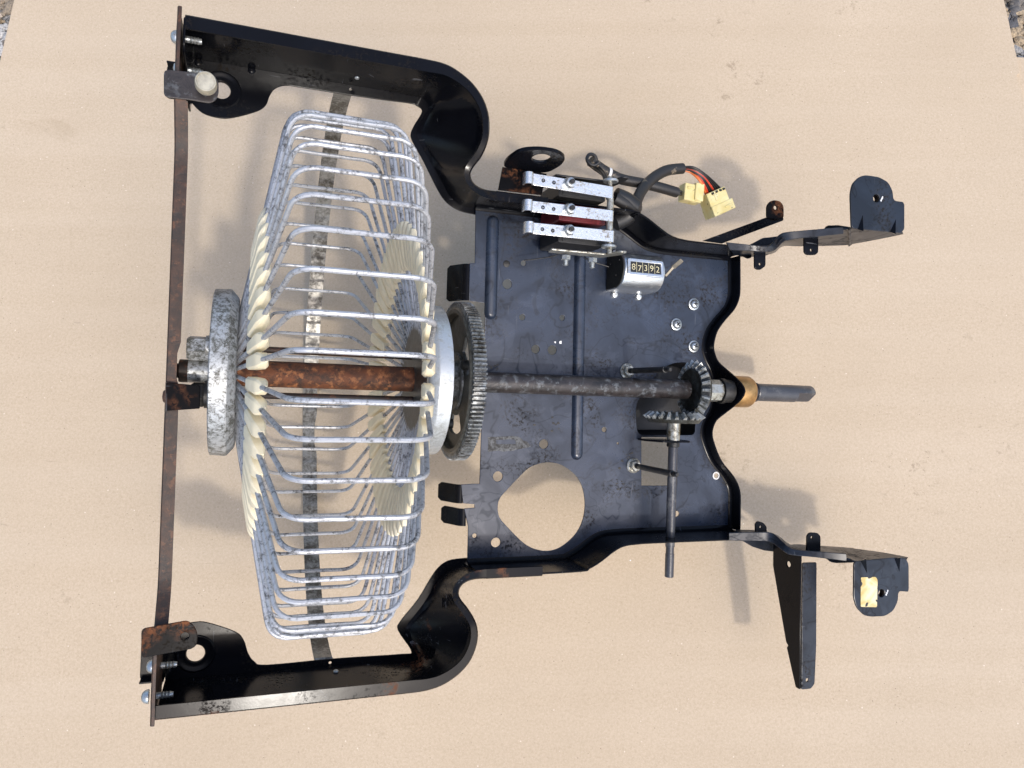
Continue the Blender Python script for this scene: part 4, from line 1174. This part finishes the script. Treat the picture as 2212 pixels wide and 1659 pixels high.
# gussets pressed into the bend
def gusset(base, tip, w, par):
    b = Vector((*base, NE)); t_ = Vector((*tip, NE)); d = (t_ - b); s_ = Vector((-d.y, d.x, 0)).normalized() * w
    MB().add([b + s_, b - s_, t_, b + Vector((0, 0, .0042)) - d * .12], [(0, 1, 3), (1, 2, 3), (2, 0, 3), (0, 2, 1)]).build('gusset', 'black', par)
gusset(*s6(NE, (1395, 532), (1412, 430)), .0030, br1); gusset(*s6(NE, (1608, 552), (1632, 458)), .0030, br1)
gusset(*s7(NE, (1285, 660), (1310, 745)), .0030, br2); gusset(*s7(NE, (1490, 652), (1505, 735)), .0030, br2)
for c, par in ((h1, br1), (h2, br2)):
    rn = random.Random(int(abs(c[1]) * 1e4))
    for q in range(3):
        pl = [(c[0] + .0052 + .0008 * q + .0009 * rn.uniform(.5, 1.3) * math.cos(k * .8), c[1] + (q - 1) * .0016 + .0012 * rn.uniform(.5, 1.3) * math.sin(k * .8)) for k in range(8)]
        link('paint_chip', sheet_mesh('paint_chip', pl, [], .0003, ['white_chip'], flat(NE + .0003), .00005), par)
stk = s7(NE, (1270, 768), (1362, 765), (1372, 785), (1368, 948), (1270, 946))
link('sticker', sheet_mesh('sticker', fillet(stk, .0015), [], .0003, ['sticker'], flat(NE + .0003), .00005), br2)
# little tabs standing in from the brackets
for par, fn, n_, q, hc_ in ((br1, s6, .012, ((692, 640), (768, 640), (768, 770), (735, 795), (712, 795), (694, 782)), (730, 757)), (br1, s6, .040, ((1022, 545), (1118, 540), (1118, 680), (1098, 697), (1040, 697), (1024, 680)), (1070, 663)),
                   (br1, s6, .000, ((590, 690), (675, 690), (675, 715), (650, 722)), None),
                   (br2, s7, .012, ((640, 540), (706, 540), (705, 462), (685, 438), (650, 428), (635, 445)), (668, 464)), (br2, s7, .040, ((945, 620), (1030, 620), (1030, 520), (1012, 500), (965, 497), (948, 515)), (977, 527))):
    sheet('tab', fillet(fn(n_, *q), .002), [circ(fn(n_, hc_)[0], .0012, 10)] if hc_ else [], .0016, 'black', par, flat(n_))
# flat strut with a holed foot beside the plain bracket
strut = s6(-.004, (350, 602), (480, 620), (886, 468), (886, 448), (775, 446))
stb = sheet('strut', fillet(strut, .001, 2), [], .0016, 'black', br1, flat(-.004))
ft = s6(-.003, (772, 440), (772, 370), (795, 340), (828, 332), (865, 342), (885, 372), (886, 452), (850, 468), (778, 452))
sheet('strut_foot', fillet(ft, .003), [circ(s6(-.003, (830, 383))[0], .0020, 14)], .0016, 'black_rusty', br1, flat(-.0024))
# tapering angle bracket beside the stickered bracket
NA = .050
fl = s7(NA, (922, 680), (1006, 678), (1004, 1180), (994, 1410), (972, 1440), (915, 1446))
sheet('angle_bracket', fillet(fl, .0015), [circ(s7(NA, (949, 1388))[0], .0016, 14)], .0015, 'black_bracket', br2, flat(NA))
p0, p1 = Vector((*s7(NA, (921, 680))[0], NA - .0010)), Vector((*s7(NA, (915, 1446))[0], NA - .0010))
U = (p1 - p0); ln = U.length
fr = frame3(p0, U, (0, 0, -1))
wb = [(-.010, .0), (ln, 0), (ln, .0055), (ln * .72, .0180), (ln * .70, .0160), (ln * .68, .0190), (ln * .10, .0385), (-.010, .0385)]
sheet('angle_bracket_web', fillet(wb, .001, 2), [circ((ln * .045, .0165), .0028, 16)], .0015, 'black', br2, fr)
